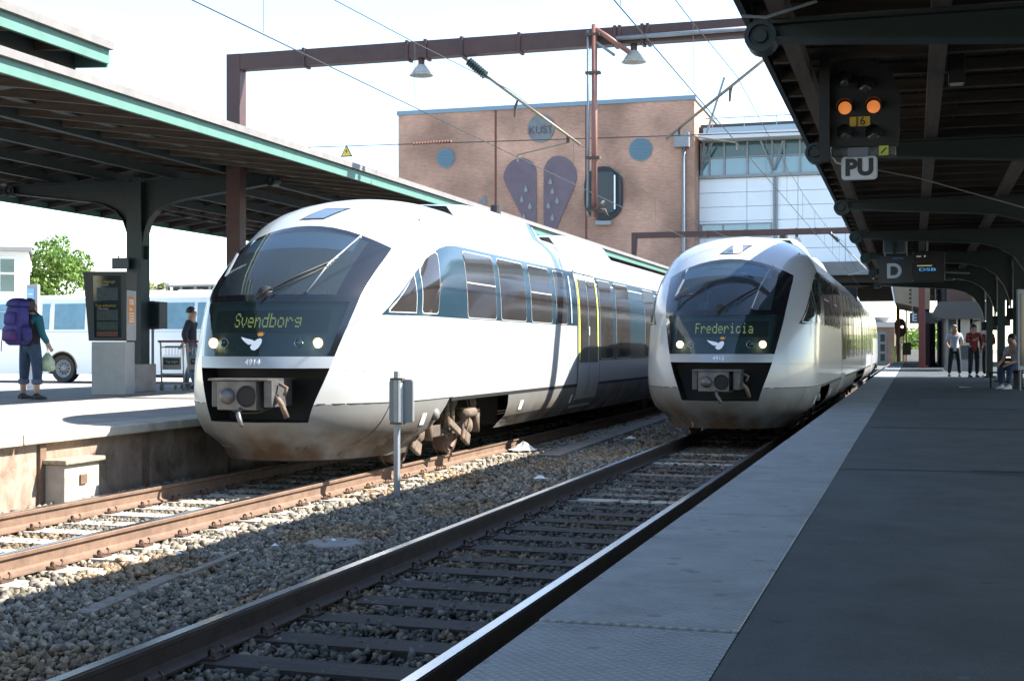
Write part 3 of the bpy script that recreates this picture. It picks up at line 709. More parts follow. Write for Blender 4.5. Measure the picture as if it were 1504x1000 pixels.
        # ----- roof units: long white fairings with dark grey scooped ends
        for y0, y1 in ((4.4, 9.0), (9.9, 14.6)):
            for side in (1, -1):
                fa = MB(); hw = .52
                def sec(y, h, m_=1.0):
                    return [fy((side * x, y, z)) for x, z in ((.02, 3.49 + h * .7), (.30, 3.49 + h * .7), (.62 * m_ + .1, 3.47 + h * .75), (.82, 3.34 + h * .3), (.92, 3.24))]
                fl = (side > 0) != mirror
                fa.grid([sec(y0 + .9, .13), sec(y0 + 1.6, .17), sec(y1 - .8, .17), sec(y1 - .4, .14)], flip=fl); fa.build('roof_unit', paint, tr, smooth=True)
                fe = MB(); fe.grid([sec(y0, .0), sec(y0 + .35, .07), sec(y0 + .7, .115), sec(y0 + .92, .13)], flip=fl); fe.build('roof_scoop', roof_grey, tr, smooth=True)
                fe = MB(); fe.grid([sec(y1 - .42, .14), sec(y1 - .2, .10), sec(y1, .0)], flip=fl); fe.build('roof_scoop', roof_grey, tr, smooth=True)
                fg = MB(); fg.grid([[fy((side * .845, y, 3.335)), fy((side * .91, y, 3.265))] for y in (y0 + 1.6, y1 - .8)], flip=fl); fg.build('roof_gutter', rubber, tr)
        p = fy((.25, 8.2, 3.6)); MB().tube([p, (p[0], p[1], 3.88)], .09, 12).build('exhaust_pipe', mat('exhaust_black', (.02, .02, .02), .6), tr)
    MB().box(-1.28, 1.28, CARL - .02, TL - CARL + .02, .6, 3.3).build('gangway', rubber, tr)
    return tr

build_train('white and blue diesel train with Svendborg on its display and number 4914', XL, 13.2, 'Svendborg', '4914', True, False)
build_train('shaded white diesel train with Fredericia on its display and number 4912', XR, 20.68, 'Fredericia', '4912', True, True)
# ================================================================== platform canopies
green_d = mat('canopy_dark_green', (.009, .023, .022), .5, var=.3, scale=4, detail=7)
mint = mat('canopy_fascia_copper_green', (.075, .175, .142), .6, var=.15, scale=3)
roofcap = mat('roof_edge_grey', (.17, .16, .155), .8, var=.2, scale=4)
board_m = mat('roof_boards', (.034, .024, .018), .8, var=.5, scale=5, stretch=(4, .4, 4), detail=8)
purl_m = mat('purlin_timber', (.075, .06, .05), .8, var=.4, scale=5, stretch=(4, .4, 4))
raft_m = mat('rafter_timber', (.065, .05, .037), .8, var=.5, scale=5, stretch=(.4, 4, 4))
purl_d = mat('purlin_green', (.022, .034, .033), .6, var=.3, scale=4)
def bracket_mesh(arm, tip, dep):
    """curved T bracket in the xz plane: column top at x=0, arms to both sides. returns arm profile polygon"""
    top = []; bot = []
    # underside: quarter curve from the column then a long shallow rise to the tip
    R = .95
    pts = [(.14, -1.6), (.15, -1.32), (.19, -1.06), (.29, -.80), (.47, -.61 + (.4 - dep) * .5), (.74, -.48 + (.4 - dep) * .85), (1.1, -dep)]
    pts += [(1.1 + (arm - 1.1) * k / 5, -dep + (dep - tip) * k / 5) for k in range(1, 6)]
    up = [(arm, 0), (.14, 0)]
    return pts + up
def scroll(mb, x, z, y, th, r=.12, d=1):
    M_ = T(x, y, z) @ RX(PI / 2)
    mb.lathe([(r, -th / 2), (r, th / 2)], 18, M_)
    for s_ in (-1, 1):
        mb.lathe([(r, s_ * th / 2), (r * .72, s_ * (th / 2)), (r * .7, s_ * (th / 2 - .03)), (r * .45, s_ * (th / 2 - .03)), (r * .42, s_ * th / 2), (0.001, s_ * th / 2)], 18, M_)
def canopy(label, Xc, arm, xe0, xe1, y0, y1, zarm, cols, brackets, ztip_fall, edges, purl_x, raft_step, zbase, colw=.2, slope=.045, base=None, fall=0.0, arm_d=(.17, .40)):
    t = thing('platform_canopy', label, 'canopy', (Xc, y0, zbase))
    Z = lambda y, dz=0: zarm - zbase + dz - fall * (y + 7.2)
    prof = bracket_mesh(arm, *arm_d)
    br = None
    for yb_ in brackets:
        c = None
        if yb_ in cols:
            c = MB(); h = Z(yb_)
            c.box(-.055, .055, -.13, .13, .5 if base else .02, h - .05); 
            for s_ in (-1, 1): c.box(s_ * .12 - .02, s_ * .12 + .02, -.15, .15, .5 if base else .02, h - .06) if False else c.box(-colw / 2, colw / 2, s_ * .14 - .022, s_ * .14 + .022, .5 if base else .02, h - .03)
            for s_ in (-1, 1): c.box(s_ * colw / 2 - .02 * (s_ > 0) , s_ * colw / 2 + .02 * (s_ < 0), -.116, .116, .5 if base else .02, h - .04)
            co = c.build('column', green_d, t, loc=(0, yb_ - y0, 0))
            if base: MB().box(-.19, .19, -.37, .37, 0, base).build('column_base', conc, co, bevel=.015)
            else: MB().box(-.2, .2, -.25, .25, 0, .05).build('column_base', green_d, co)
        for s_ in (-1, 1):
            b = MB(); web = .04
            poly = [(s_ * p, q) for p, q in prof]
            if s_ < 0: poly = poly[::-1]
            b.prism(poly, lambda p, q, h: (p, h, q), -web / 2, web / 2)
            # flanges following the underside and the top
            und = prof[:12]
            for k in range(len(und) - 1):
                a_, b_ = und[k], und[k + 1]; b.bar((s_ * a_[0], 0, a_[1]), (s_ * b_[0], 0, b_[1]), .2, .022, up=(0, 1, 0) if k < 1 else (0, 0, 1))
            b.box(*sorted((s_ * .14, s_ * arm)), -.1, .1, -.012, .014)
            bo = b.build('bracket_arm', green_d, t, loc=(0, yb_ - y0, Z(yb_)))
            sc = MB(); scroll(sc, s_ * (arm + .07), -.10, 0, .22); sc.build('scroll_end', green_d, bo, smooth=True, angle=.6)
    ym = (y0 + y1) / 2; L = y1 - y0
    def zr(x): return -slope * max(0, abs(x) - .3)
    for px, pw, ph, mm_ in purl_x:
        o = MB().add([], [])
        o = MB(); a = (px, 0, Z(y0, .02 + ph / 2)); b_ = (px, L, Z(y1, .02 + ph / 2)); o.bar(a, b_, pw, ph); o.build('purlin', mm_, t)
    zt = max(p[2] for p in purl_x)
    rm = MB(); n = 6; xs = [xe0 - Xc + .05, -.3, .3, xe1 - Xc - .05]
    for k in range(3):
        a, b_ = xs[k], xs[k + 1]; rm.bar((a, 0, zr(a)), (b_, 0, zr(b_)), .08, .11)
    rme = rm.mesh('rafter', raft_m); y = y0 + .3
    while y < y1:
        o = bpy.data.objects.new('rafter', rme); COL.objects.link(o); o.parent = t; o.location = (0, y - y0, Z(y, .02 + zt + .06)); y += raft_step
    x = xe0 - Xc + .02; bw = .19; zb = .02 + zt + .125
    while x < xe1 - Xc - .02:
        xx = min(x + bw - .012, xe1 - Xc - .02); b = MB()
        b.add([(p, yy, Z(yy + y0, zb + zr(p) + dz)) for dz in (0, .025) for yy in (0, L) for p in (x, xx)], [(0, 2, 3, 1), (4, 5, 7, 6), (0, 1, 5, 4), (2, 6, 7, 3), (0, 4, 6, 2), (1, 3, 7, 5)])
        b.build('roof_board', board_m, t); x += bw
    cv = MB(); xs = [xe0 - Xc, -.3, .3, xe1 - Xc]
    cv.grid([[(p, yy, Z(yy + y0, zb + .03 + zr(p))) for p in xs] for yy in (-.02, L + .02)]); cv.grid([[(p, yy, Z(yy + y0, zb + .06 + zr(p))) for p in xs] for yy in (-.02, L + .02)])
    cv.build('roof_covering', mat('roof_felt', (.16, .155, .15), .9, var=.2, scale=2), t)
    for xe, s_ in ((xe0 - Xc, -1), (xe1 - Xc, 1)):
        fm, hb, ht = edges
        z_ = zb + zr(xe); f = MB(); f.bar((xe, 0, Z(y0, z_ + .04 - hb / 2)), (xe, L, Z(y1, z_ + .04 - hb / 2)), .05, hb); fo = f.build('fascia', fm, t)
        f = MB(); f.bar((xe + s_ * .035, 0, Z(y0, z_ + .04 + ht / 2 + .003)), (xe + s_ * .035, L, Z(y1, z_ + .04 + ht / 2 + .003)), .12, ht); f.build('roof_edge', roofcap, t)
    for ye in (0, L):
        f = MB()
        for k in range(3): f.bar((xs[k], ye, Z(y0 + ye, zb - .07 + zr(xs[k]))), (xs[k + 1], ye, Z(y0 + ye, zb - .07 + zr(xs[k + 1]))), .04, .2)
        f.build('end_board', edges[0] if edges[0] == mint else green_d, t)
    return t
# near (right) canopy over the camera, lengthened unseen behind it to cut sky light
BR = [-53.8 + 5.825 * k for k in range(8)] + [-7.2, -1.4, 4.4, 10.2, 16.1, 22.0, 27.4, 33.2, 39.3, 45.2]
dark_f = mat('fascia_black_green', (.012, .02, .02), .6)
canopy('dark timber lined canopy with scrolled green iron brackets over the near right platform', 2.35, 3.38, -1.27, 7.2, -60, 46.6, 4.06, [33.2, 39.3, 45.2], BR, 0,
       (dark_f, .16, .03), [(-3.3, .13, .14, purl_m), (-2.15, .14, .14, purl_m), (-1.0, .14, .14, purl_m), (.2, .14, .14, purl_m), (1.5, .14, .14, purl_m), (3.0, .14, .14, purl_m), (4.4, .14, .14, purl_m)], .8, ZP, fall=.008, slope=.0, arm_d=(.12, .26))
# left canopy, long lower section
PX = [(-3.15, .16, .30, purl_d), (-1.9, .1, .2, purl_d), (-.6, .1, .18, purl_d), (.8, .1, .18, purl_d), (2.2, .12, .2, purl_d), (3.25, .16, .32, purl_d), (-2.6, .08, .16, purl_m)]
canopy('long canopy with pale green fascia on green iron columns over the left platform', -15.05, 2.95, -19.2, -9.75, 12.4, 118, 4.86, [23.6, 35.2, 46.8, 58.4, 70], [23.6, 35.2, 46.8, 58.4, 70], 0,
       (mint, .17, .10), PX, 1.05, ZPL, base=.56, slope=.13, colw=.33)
# left canopy, raised nearer section, run on out of view to block sky light
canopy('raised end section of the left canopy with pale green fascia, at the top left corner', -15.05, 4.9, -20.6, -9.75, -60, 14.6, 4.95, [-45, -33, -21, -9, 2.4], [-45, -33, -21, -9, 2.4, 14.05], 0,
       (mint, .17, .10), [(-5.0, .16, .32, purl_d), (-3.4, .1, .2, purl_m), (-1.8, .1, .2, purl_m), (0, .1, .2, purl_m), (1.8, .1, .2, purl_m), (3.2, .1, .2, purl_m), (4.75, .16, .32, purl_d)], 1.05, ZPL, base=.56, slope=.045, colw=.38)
# ================================================================== overhead line gantries
maroon = mat('gantry_red_oxide', (.062, .027, .024), .55, var=.25, scale=4)
pink_pipe = mat('pipe_red_oxide', (.24, .105, .08), .5, var=.2, scale=6)
insul = mat('insulator_dark', (.03, .05, .055), .3)
insul_b = mat('insulator_brown', (.20, .085, .05), .25)
arm_m = mat('cantilever_tube', (.24, .20, .14), .45, metal=.4, var=.3, scale=10)
wire_m = mat('copper_wire_dark', (.035, .04, .038), .5, metal=.3)
shade_m = mat('lamp_shade_grey', (.42, .41, .37), .45)
def ribs(a, b, r0, r1, n):
    a = Vector(a); b = Vector(b); pr = []; pts = []; rs = []
    for k in range(n):
        for f, r in ((0, r0), (.3, r1), (.55, r1), (.8, r0)): pts.append(a.lerp(b, (k + f) / n)); rs.append(r)
    return pts, rs
def lamp(parent, x, z, name='lamp', y=0):
    h = MB().tube([(x, y, z + .32), (x, y, z + .17)], .06, 10).build('lamp_holder', maroon, parent)
    MB().lathe([(.07, .2), (.10, .16), (.15, .10), (.19, .03), (.225, 0), (.215, .0), (.14, .1), (.06, .18)], 20, T(x, y, z)).build('lamp_shade', shade_m, h, smooth=True)
    MB().lathe([(.0, -.0), (.06, .02), (.07, .1)], 12, T(x, y, z + .03)).build('bulb', mat('bulb_frosted', (.6, .6, .56), .3), h, smooth=True)
def gantry(label, Y, x0, x1, ztop, lamps, straps, hb=.27, legw=.25):
    t = thing('overhead_line_gantry', label, 'gantry', (x0, Y, ZPL))
    zz = ztop - ZPL
    MB().box(-legw / 2, legw / 2, -.13, .13, 0, zz).build('leg', maroon, t, bevel=.008)
    MB().box(x1 - x0 - legw / 2, x1 - x0 + legw / 2, -.13, .13, 0, zz).build('leg', maroon, t, bevel=.008)
    MB().box(legw / 2 + .003, x1 - x0 - legw / 2 - .003, -.125, .125, zz - hb, zz - .003).build('beam', maroon, t, bevel=.008)
    for x in straps:
        MB().box(x - x0 - .03, x - x0 + .03, -.15, .15, zz - hb - .03, zz + .02).build('beam_strap', maroon, t, bevel=.006)
    for x in lamps: lamp(t, x - x0, zz - hb - .31)
    return t
GY = 23.0
X_ = lambda u, v=60: onY(u, v, GY).x
GX = onY(347, 200, GY).x; GZ = onY(340, 82, GY).z
g1 = gantry('dark red steel portal gantry spanning both trains, the near one with two shaded lamps', GY, GX, 7.5, GZ, [X_(619), X_(931)], [X_(u) for u in (450, 601, 628, 681, 765, 905, 912, 945, 953)], hb=.31, legw=.29)
# drop pipe assembly hung from the beam
pb = onY(873, 320, GY - .25); k_ = GZ + .03 - pb.z
pa = thing('drop_pipe', 'red oxide drop tube with a grey rod beside it, hanging from the near gantry', 'drop tube', pb)
MB().tube([(0, 0, 0), (0, 0, k_)], .052, 12).build('tube', pink_pipe, pa, smooth=True)
MB().tube([(-.11, -.02, .05), (-.11, -.02, k_ - .1)], .026, 8).build('rod', gal, pa, smooth=True)
MB().tube([(.0, .0, k_ - .07), (.22, .02, k_ - .22), (.62, .02, k_ - .52)], .046, 10).build('strut', pink_pipe, pa, smooth=True)
MB().tube([(.02, -.02, k_ - .3), (.36, .02, k_ - .56)], .026, 8).build('brace', gal, pa, smooth=True)
for z in (.14, 1.05, k_ - .85, k_ - .18): MB().box(-.15, .11, -.08, .06, z - .022, z + .022).build('clamp', bogie_d, pa)
MB().tube([(.02, -.02, .14), (.2, -.05, .12), (.23, .0, .02)], .03, 8).build('swivel_joint', bogie_d, pa, smooth=True)
MB().tube([(.02, -.02, .14), (.14, -.1, .2), (.18, -.04, .27)], .035, 8).build('swivel_joint', bogie_m, pa, smooth=True)
# conduit along the right part of the beam
o_ = Vector(g1.location); MB().tube([onY(905, 57, GY - .2) - o_, onY(1140, 39, GY - .2) - o_], .04, 10).build('conduit', gal, g1, smooth=True)
def cantilever(label, A, I0, I1, B, st0, st1, hang):
    A, I0, I1, B, st0, st1, hang = [onY(u, v, GY + .25) for u, v in (A, I0, I1, B, st0, st1, hang)]
    c = thing('catenary_cantilever', label, 'cantilever', A)
    L = lambda p: p - A
    MB().tube([L(A), L(I0)], .03, 8).build('insulator_end', arm_m, c)
    pts, rs = ribs(L(I0), L(I1), .045, .085, 9); MB().tube(pts, rs, 12).build('insulator', insul, c, smooth=True, angle=.4)
    MB().tube([L(I1), L(B)], .027, 10).build('tube', arm_m, c, smooth=True)
    MB().tube([L(st0), L(st0.lerp(st1, .98)), L(st1) , L(st1) - Vector((0, 0, .12))], .014, 6).build('steady_arm', arm_m, c)
    MB().tube([L(hang), L(hang) - Vector((.04, 0, .12)), L(hang) - Vector((.05, 0, .30))], [.02, .03, .02], 6).build('droop_clamp', bogie_d, c)
    MB().tube([L(st0), L(st0) + Vector((0, 0, .12))], .03, 8).build('hinge_clamp', bogie_d, c)
    return c
cantilever('brown catenary arm with ribbed dark insulator over the Svendborg train', (680, 84), (688, 90), (714, 112), (852, 213), (834, 210), (760, 228), (760, 148))
cantilever('brown catenary arm slanting out from under the right canopy above the Fredericia train', (1190, 42), (1180, 48), (1150, 66), (978, 204), (998, 198), (1082, 210), (1076, 124))
# cross span wire with a brown insulator and a warning triangle
p0 = onY(380, 219, GY + .35); p1 = onY(1260, 191, GY + .35)
cw_ = thing('cross_span_wire', 'thin transverse wire with a long brown insulator in front of the brick building', 'wire', p0)
MB().tube([(0, 0, 0), p1 - p0], .009, 5).build('wire', wire_m, cw_)
ia, ib = onY(606, 212, GY + .35) - p0, onY(664, 208, GY + .35) - p0
pts, rs = ribs(ia, ib, .018, .032, 14); MB().tube(pts, rs, 8).build('insulator', insul_b, cw_)
wt = onY(509, 222, GY + .33)
ws = thing('warning_sign', 'small yellow triangular electricity warning sign hanging on the transverse wire', 'sign', wt)
s_ = .125
MB().prism([(-s_, -s_ * .9), (s_, -s_ * .9), (0, s_ * .95)], lambda p, q, h: (p, h, q), -.006, .006).build('plate', mat('sign_black', (.02, .02, .02), .5), ws)
MB().prism([(-s_ * .76, -s_ * .74), (s_ * .76, -s_ * .74), (0, s_ * .66)], lambda p, q, h: (p, h, q), -.010, -.0065).build('face', mat('sign_yellow', (.80, .55, .06), .5), ws)
MB().prism([(.01, .05), (-.025, -.015), (.0, -.012), (-.012, -.06), (.028, .002), (.004, .0)], lambda p, q, h: (p, h, q), -.013, -.0105).build('bolt_symbol', MATS['sign_black'], ws)
# second portal further along, and a third hidden in the distance
g2 = gantry('dark red steel portal gantry further along, seen behind the Fredericia train', 61.0, onY(932, 360, 61.0).x, 7.5, onY(932, 342, 61.0).z, [onY(1170, 344, 61.0).x], [onY(u, 340, 61.0).x for u in (990, 1040, 1096, 1170, 1198)])
cc = onY(1219, 342, 60.8); cd = onY(1272, 395, 60.8)
c3 = thing('catenary_cantilever', 'distant catenary arm under the far gantry beside the right canopy edge', 'cantilever', cc)
pts, rs = ribs((0, 0, 0), (cd - cc) * .25, .05, .09, 7); MB().tube(pts, rs, 10).build('insulator', insul, c3)
MB().tube([(cd - cc) * .25, cd - cc], .032, 8).build('tube', gal, c3)
MB().tube([onY(1276, 396, 60.8) - cc, onY(1246, 404, 60.8) - cc], .02, 6).build('steady_arm', gal, c3)
# overhead wires along both tracks
for X, nm in ((XL, 'the Svendborg train'), (XR, 'the Fredericia train')):
    o = MB().tube([(X - .02, -60, 5.02), (X, 23, 5.0), (X + .05, 61, 5.0), (X, 84, 5.0)], .008, 5).build('contact_wire', wire_m) 
    tag(o, 'lower contact wire running lengthwise above ' + nm, 'wire')
    pts = []
    for a, b in ((-15, 23), (23, 61), (61, 84)):
        for k in range(0, 9): f = k / 8; pts.append((X, a + (b - a) * f, 6.15 - .5 * 4 * f * (1 - f) * .9))
    cat_ = MB(); cat_.tube(pts, .007, 5); o2 = cat_.build('messenger_wire', wire_m); tag(o2, 'upper sagging messenger wire running lengthwise above ' + nm, 'wire')
    for a, b in ((-15, 23), (23, 61)):
        for k in range(1, 8):
            f = k / 8; y = a + (b - a) * f
            if y < 2: continue
            MB().tube([(X, y, 5.02), (X, y, 6.15 - .5 * 4 * f * (1 - f) * .9)], .004, 4).build('dropper', wire_m, o2)
# ================================================================== buildings behind
def brick_mat(name, c1, c2, mortar, sx=1.0):
    m = bpy.data.materials.new(name); m.use_nodes = True; n = m.node_tree.nodes; l = m.node_tree.links; b = n['Principled BSDF']; b.inputs['Roughness'].default_value = .9
    g_ = n.new('ShaderNodeNewGeometry'); sp = n.new('ShaderNodeSeparateXYZ'); l.new(g_.outputs['Position'], sp.inputs[0])
    ad = n.new('ShaderNodeMath'); ad.operation = 'ADD'; l.new(sp.outputs[0], ad.inputs[0]); l.new(sp.outputs[1], ad.inputs[1])
    cb = n.new('ShaderNodeCombineXYZ'); l.new(ad.outputs[0], cb.inputs[0]); l.new(sp.outputs[2], cb.inputs[1])
    bt = n.new('ShaderNodeTexBrick'); bt.inputs['Scale'].default_value = 1.0; bt.inputs['Brick Width'].default_value = .24; bt.inputs['Row Height'].default_value = .08; bt.inputs['Mortar Size'].default_value = .012
    bt.inputs['Color1'].default_value = (*c1, 1); bt.inputs['Color2'].default_value = (*c2, 1); bt.inputs['Mortar'].default_value = (*mortar, 1)
    l.new(cb.outputs[0], bt.inputs['Vector'])
    nz = n.new('ShaderNodeTexNoise'); nz.inputs['Scale'].default_value = .35; nz.inputs['Detail'].default_value = 7; l.new(g_.outputs['Position'], nz.inputs['Vector'])
    mr = n.new('ShaderNodeMapRange'); mr.inputs['From Min'].default_value = .35; mr.inputs['From Max'].default_value = .7; mr.inputs['To Min'].default_value = .62; mr.inputs['To Max'].default_value = 1.25; l.new(nz.outputs['Fac'], mr.inputs['Value'])
    mx = n.new('ShaderNodeMix'); mx.data_type = 'RGBA'; mx.blend_type = 'MULTIPLY'; mx.inputs['Factor'].default_value = 1; l.new(bt.outputs['Color'], mx.inputs[6]); l.new(mr.outputs[0], mx.inputs[7]); l.new(mx.outputs[2], b.inputs['Base Color'])
    bp_ = n.new('ShaderNodeBump'); bp_.inputs['Distance'].default_value = .02; bp_.inputs['Strength'].default_value = .5; l.new(bt.outputs['Fac'], bp_.inputs['Height']); bp_.invert = True; l.new(bp_.outputs['Normal'], b.inputs['Normal'])
    MATS[name] = m; return m
brick = brick_mat('red_brick', (.40, .20, .13), (.48, .265, .18), (.42, .32, .26))
BY = 75.0
P3 = lambda u, v, o=0.0: onY(u, v, BY - o)
xa, xb = P3(585, 162).x, P3(1020, 140).x; zt = P3(1020, 140).z
bb = thing('brick_building', 'tall red brick building with round louvres and purple teardrop panels behind the trains', 'building', ((xa + xb) / 2, BY, ZROAD)); B0 = Vector(bb.location)
def bl(mb, name, m, parent=bb, **k):
    mb.v = [tuple(Vector(p) - B0) for p in mb.v]; return mb.build(name, m, parent, **k)
wall = bl(MB().box(xa, xb, BY, BY + 26, -.3, zt - .25), 'wall', brick)
bl(MB().box(xa - .08, xb + .08, BY - .08, BY + 26.1, zt - .247, zt), 'parapet_cap', mat('zinc_cap', (.17, .25, .32), .5, metal=.3), wall)
for u in (728, 861):
    x = P3(u, 250).x; bl(MB().box(x - .06, x + .06, BY - .012, BY + .02, 0, zt - .26), 'expansion_joint', mat('joint_brown', (.14, .045, .03), .8))
def disc(u, v, r, m, name, th=.1, n=36, o=.0):
    c = P3(u, v, o); rr_ = r * (BY * _C) / _F * 1.02
    mb = MB(); mb.prism([(rr_ * math.cos(2 * PI * k / n), rr_ * math.sin(2 * PI * k / n)) for k in range(n)], lambda p, q, h: (c.x + p, BY - h, c.z + q), -.02, th); return bl(mb, name, m), c, rr_
louv = mat('louvre_blue_grey', (.10, .19, .26), .5, metal=.2)
for u, v, r in ((655, 233, 14.5), (941, 220, 17)):
    d, c, r_ = disc(u, v, r * 1.06, mat('louvre_ring', (.16, .22, .26), .5), 'round_louvre', .05)
    k = -r_ * .92
    while k < r_ * .92:
        hw = math.sqrt(max(0, (r_ * .93) ** 2 - k * k)); bl(MB().box(c.x - hw, c.x + hw, BY - .10, BY - .052, c.z + k, c.z + k + .055), 'louvre_slat', louv, d); k += .085
d, c, r_ = disc(795, 189, 22, mat('disc_grey', (.16, .18, .19), .7, var=.3, scale=2), 'round_plaque', .06)
txt = text('plaque_lettering', 'KUST', .62, mat('plaque_letters', (.09, .07, .085), .7), d, Vector((c.x, BY - .075, c.z - .1)) - B0, depth=.01)
petal = mat('panel_purple_grey', (.135, .105, .13), .75, var=.2, scale=1.0, world=True)
def wallpoly(pts, m, name, th, parent=bb):
    q = [P3(u, v) for u, v in pts]; mb = MB(); mb.prism([(p.x, p.z) for p in q], lambda a, b, h: (a, BY - h, b), -.02, th); return bl(mb, name, m, parent)
Lp = [(783, 338), (771, 326), (758, 300), (745, 274), (740, 262), (741, 254), (745, 245), (752, 237), (760, 233), (768, 232), (776, 235), (783, 240), (787, 247), (788, 254), (788, 338)]
Rp = [(799, 338), (799, 254), (800, 246), (804, 238), (811, 231), (820, 229), (829, 231), (838, 237), (844, 245), (847, 254), (847, 264), (842, 280), (830, 306), (817, 338)]
pl_ = wallpoly(Lp, petal, 'leaf_panel', .07); pr_ = wallpoly(Rp, petal, 'leaf_panel', .07)
drop_m = mat('drop_grey', (.20, .215, .21), .6)
def drop(u, v, s, par):
    pts = [(0, -7), (1.6, -2.5), (3.2, 1), (3.2, 3.4), (1.8, 5.2), (0, 5.6), (-1.8, 5.2), (-3.2, 3.4), (-3.2, 1), (-1.6, -2.5)]
    q = [P3(u + a * s, v + b * s) for a, b in pts]; mb = MB(); mb.prism([(p.x, p.z) for p in q], lambda a, b, h: (a, BY - h, b), .072, .12); bl(mb, 'teardrop', drop_m, par)
for u, v in ((773, 278), (767, 293), (779, 303), (770, 319)): drop(u, v, .85, pl_)
for u, v in ((809, 267), (812, 281), (819, 295), (806, 302), (812, 320), (806, 338)): drop(u, v, .85, pr_)
pig = [(691, 308), (698, 305), (702, 300), (705, 296), (708, 293), (709, 289), (712, 287), (714, 290), (715, 297), (713, 303), (709, 306), (708, 309), (705, 306), (699, 307)]
wallpoly(pig, mat('pigeon_grey', (.17, .18, .18), .7), 'pigeon_silhouette', .05)
def stadium(u0, u1, v0, v1, r, n=7):
    out = []
    for cx_, cy_, a0 in ((u1 - r, v0 + r, -90), (u1 - r, v1 - r, 0), (u0 + r, v1 - r, 90), (u0 + r, v0 + r, 180)):
        for k in range(n): a = math.radians(a0 + 90 * k / (n - 1)); out.append((cx_ + r * math.cos(a), cy_ + r * math.sin(a)))
    return out
ov = wallpoly(stadium(859, 915, 245, 324, 26), mat('oval_window_surround', (.007, .014, .02), .6), 'oval_window', .12)
wallpoly(stadium(874, 906, 253, 313, 9), mat('oval_window_frame', (.02, .035, .045), .3, metal=.3), 'frame', .2, ov)
wallpoly(stadium(877, 900, 256, 310, 7), mat('dark_pane', (.012, .022, .03), .3), 'pane', .215, ov)
wallpoly([(903, 258), (905, 258), (905, 308), (903, 308)], white_m, 'edge_trim', .24, ov)
wallpoly([(876, 325), (899, 325), (899, 331), (876, 331)], mat('vent_grey', (.2, .24, .25), .5), 'wall_vent', .3)
x = P3(1005, 300).x; bl(MB().tube([(x, BY - .16, P3(1005, 214).z), (x, BY - .16, .3)], .11, 10), 'downpipe', gal, smooth=True)
c = P3(1003, 207); bl(MB().box(c.x - .42, c.x + .42, BY - .55, BY, c.z - .42, c.z + .42), 'gutter_box', gal, bevel=.02)

# ---- white panelled concourse bridging the tracks
CY = 76.6
Q3 = lambda u, v, o=0.0: onY(u, v, CY - o)
cb = thing('concourse_building', 'pale panelled station concourse bridging the tracks with a strip of tall windows', 'building', (-2, CY, 6.0)); C0 = Vector(cb.location)
def cl(mb, name, m, parent=cb, **k):
    mb.v = [tuple(Vector(p) - C0) for p in mb.v]; return mb.build(name, m, parent, **k)
wpan = mat('white_wall_panel', (.72, .78, .82), .5, var=.06, scale=.7)
x0, x1 = Q3(1027, 300).x, 16.0
zs0 = Q3(1130, 256).z; zbot = 6.3
core = cl(MB().box(x0 + .05, x1, CY + .12, CY + 36, 6.0, zs0 + 3.0), 'core', mat('concourse_dark', (.045, .05, .055), .8))
rows = [zbot + (zs0 - .15 - zbot) * k / 6 for k in range(7)]; colsx = [x0, Q3(1097, 300).x, Q3(1136, 300).x, Q3(1172, 300).x]
while colsx[-1] < x1: colsx.append(colsx[-1] + 2.6)
for i in range(6):
    for j in range(len(colsx) - 1):
        if i == 0 and False: continue
        cl(MB().box(colsx[j] + .012, colsx[j + 1] - .012, CY - .02, CY + .1, rows[i] + .012, rows[i + 1] - .012), 'wall_panel', wpan, core)
for u in (1137, 1141): 
    x = Q3(u, 300).x; cl(MB().box(x - .05, x + .05, CY - .14, CY - .022, zbot, zs0), 'mullion_fin', gal)
cl(MB().box(x0, x1, CY - .2, CY + .12, zs0 - .148, zs0 + .03), 'sill_band', gal)
# window strip
zw1 = Q3(1130, 207).z
win_g = mat('concourse_glass', (.13, .25, .31), .05, coat=.6, spec=.9)
us = [1030, 1042, 1064, 1098, 1134, 1152, 1175, 1210, 1250]
xs_ = [Q3(u, 230).x for u in us] + [8, 12, 16]
for k in range(len(xs_) - 1):
    f = cl(MB().box(xs_[k] - .05, xs_[k] + .05, CY - .1, CY + .1, zs0 + .03, zw1), 'window_mullion', gal)
    cl(MB().box(xs_[k] + .052, xs_[k + 1] - .052, CY + .02, CY + .05, zs0 + .032, zw1 - .9), 'window_pane', win_g)
    cl(MB().box(xs_[k] + .052, xs_[k + 1] - .052, CY + .02, CY + .05, zw1 - .82, zw1), 'upper_pane', mat('upper_glass_teal', (.03, .085, .085), .1, coat=.4))
    cl(MB().box(xs_[k] + .052, xs_[k + 1] - .052, CY - .06, CY + .1, zw1 - .9, zw1 - .82), 'transom', gal)
for a, b in (((1117, 207), (1135, 248)), ((1150, 207), (1137, 248)), ((1034, 210), (1030, 248)), ((1046, 210), (1030, 248))):
    cl(MB().tube([Q3(*a, .9), Q3(*b, .3)], .06, 8), 'roof_strut', gal)
# roof slab with overhang
zr_ = zw1
cl(MB().box(x0 + .2, x1 + 1, CY - 1.4, CY + 37, zr_ + .03, zr_ + .38), 'roof', mat('roof_white_edge', (.55, .58, .6), .6))
cl(MB().box(x0 + .4, x1 + 1, CY - 1.1, CY + 36, zr_ + .4, zr_ + .72), 'roof_upstand', mat('roof_blue_grey', (.28, .36, .42), .5))
xp = x0 + .9
rl = cl(MB().tube([(x0 + .5, CY - 1, zr_ + 1.25), (x1, CY - 1, zr_ + 1.25)], .03, 6), 'roof_railing', gal)
while xp < x1: cl(MB().tube([(xp, CY - 1, zr_ + .72), (xp, CY - 1, zr_ + 1.25)], .025, 6), 'railing_post', gal, rl); xp += 1.8
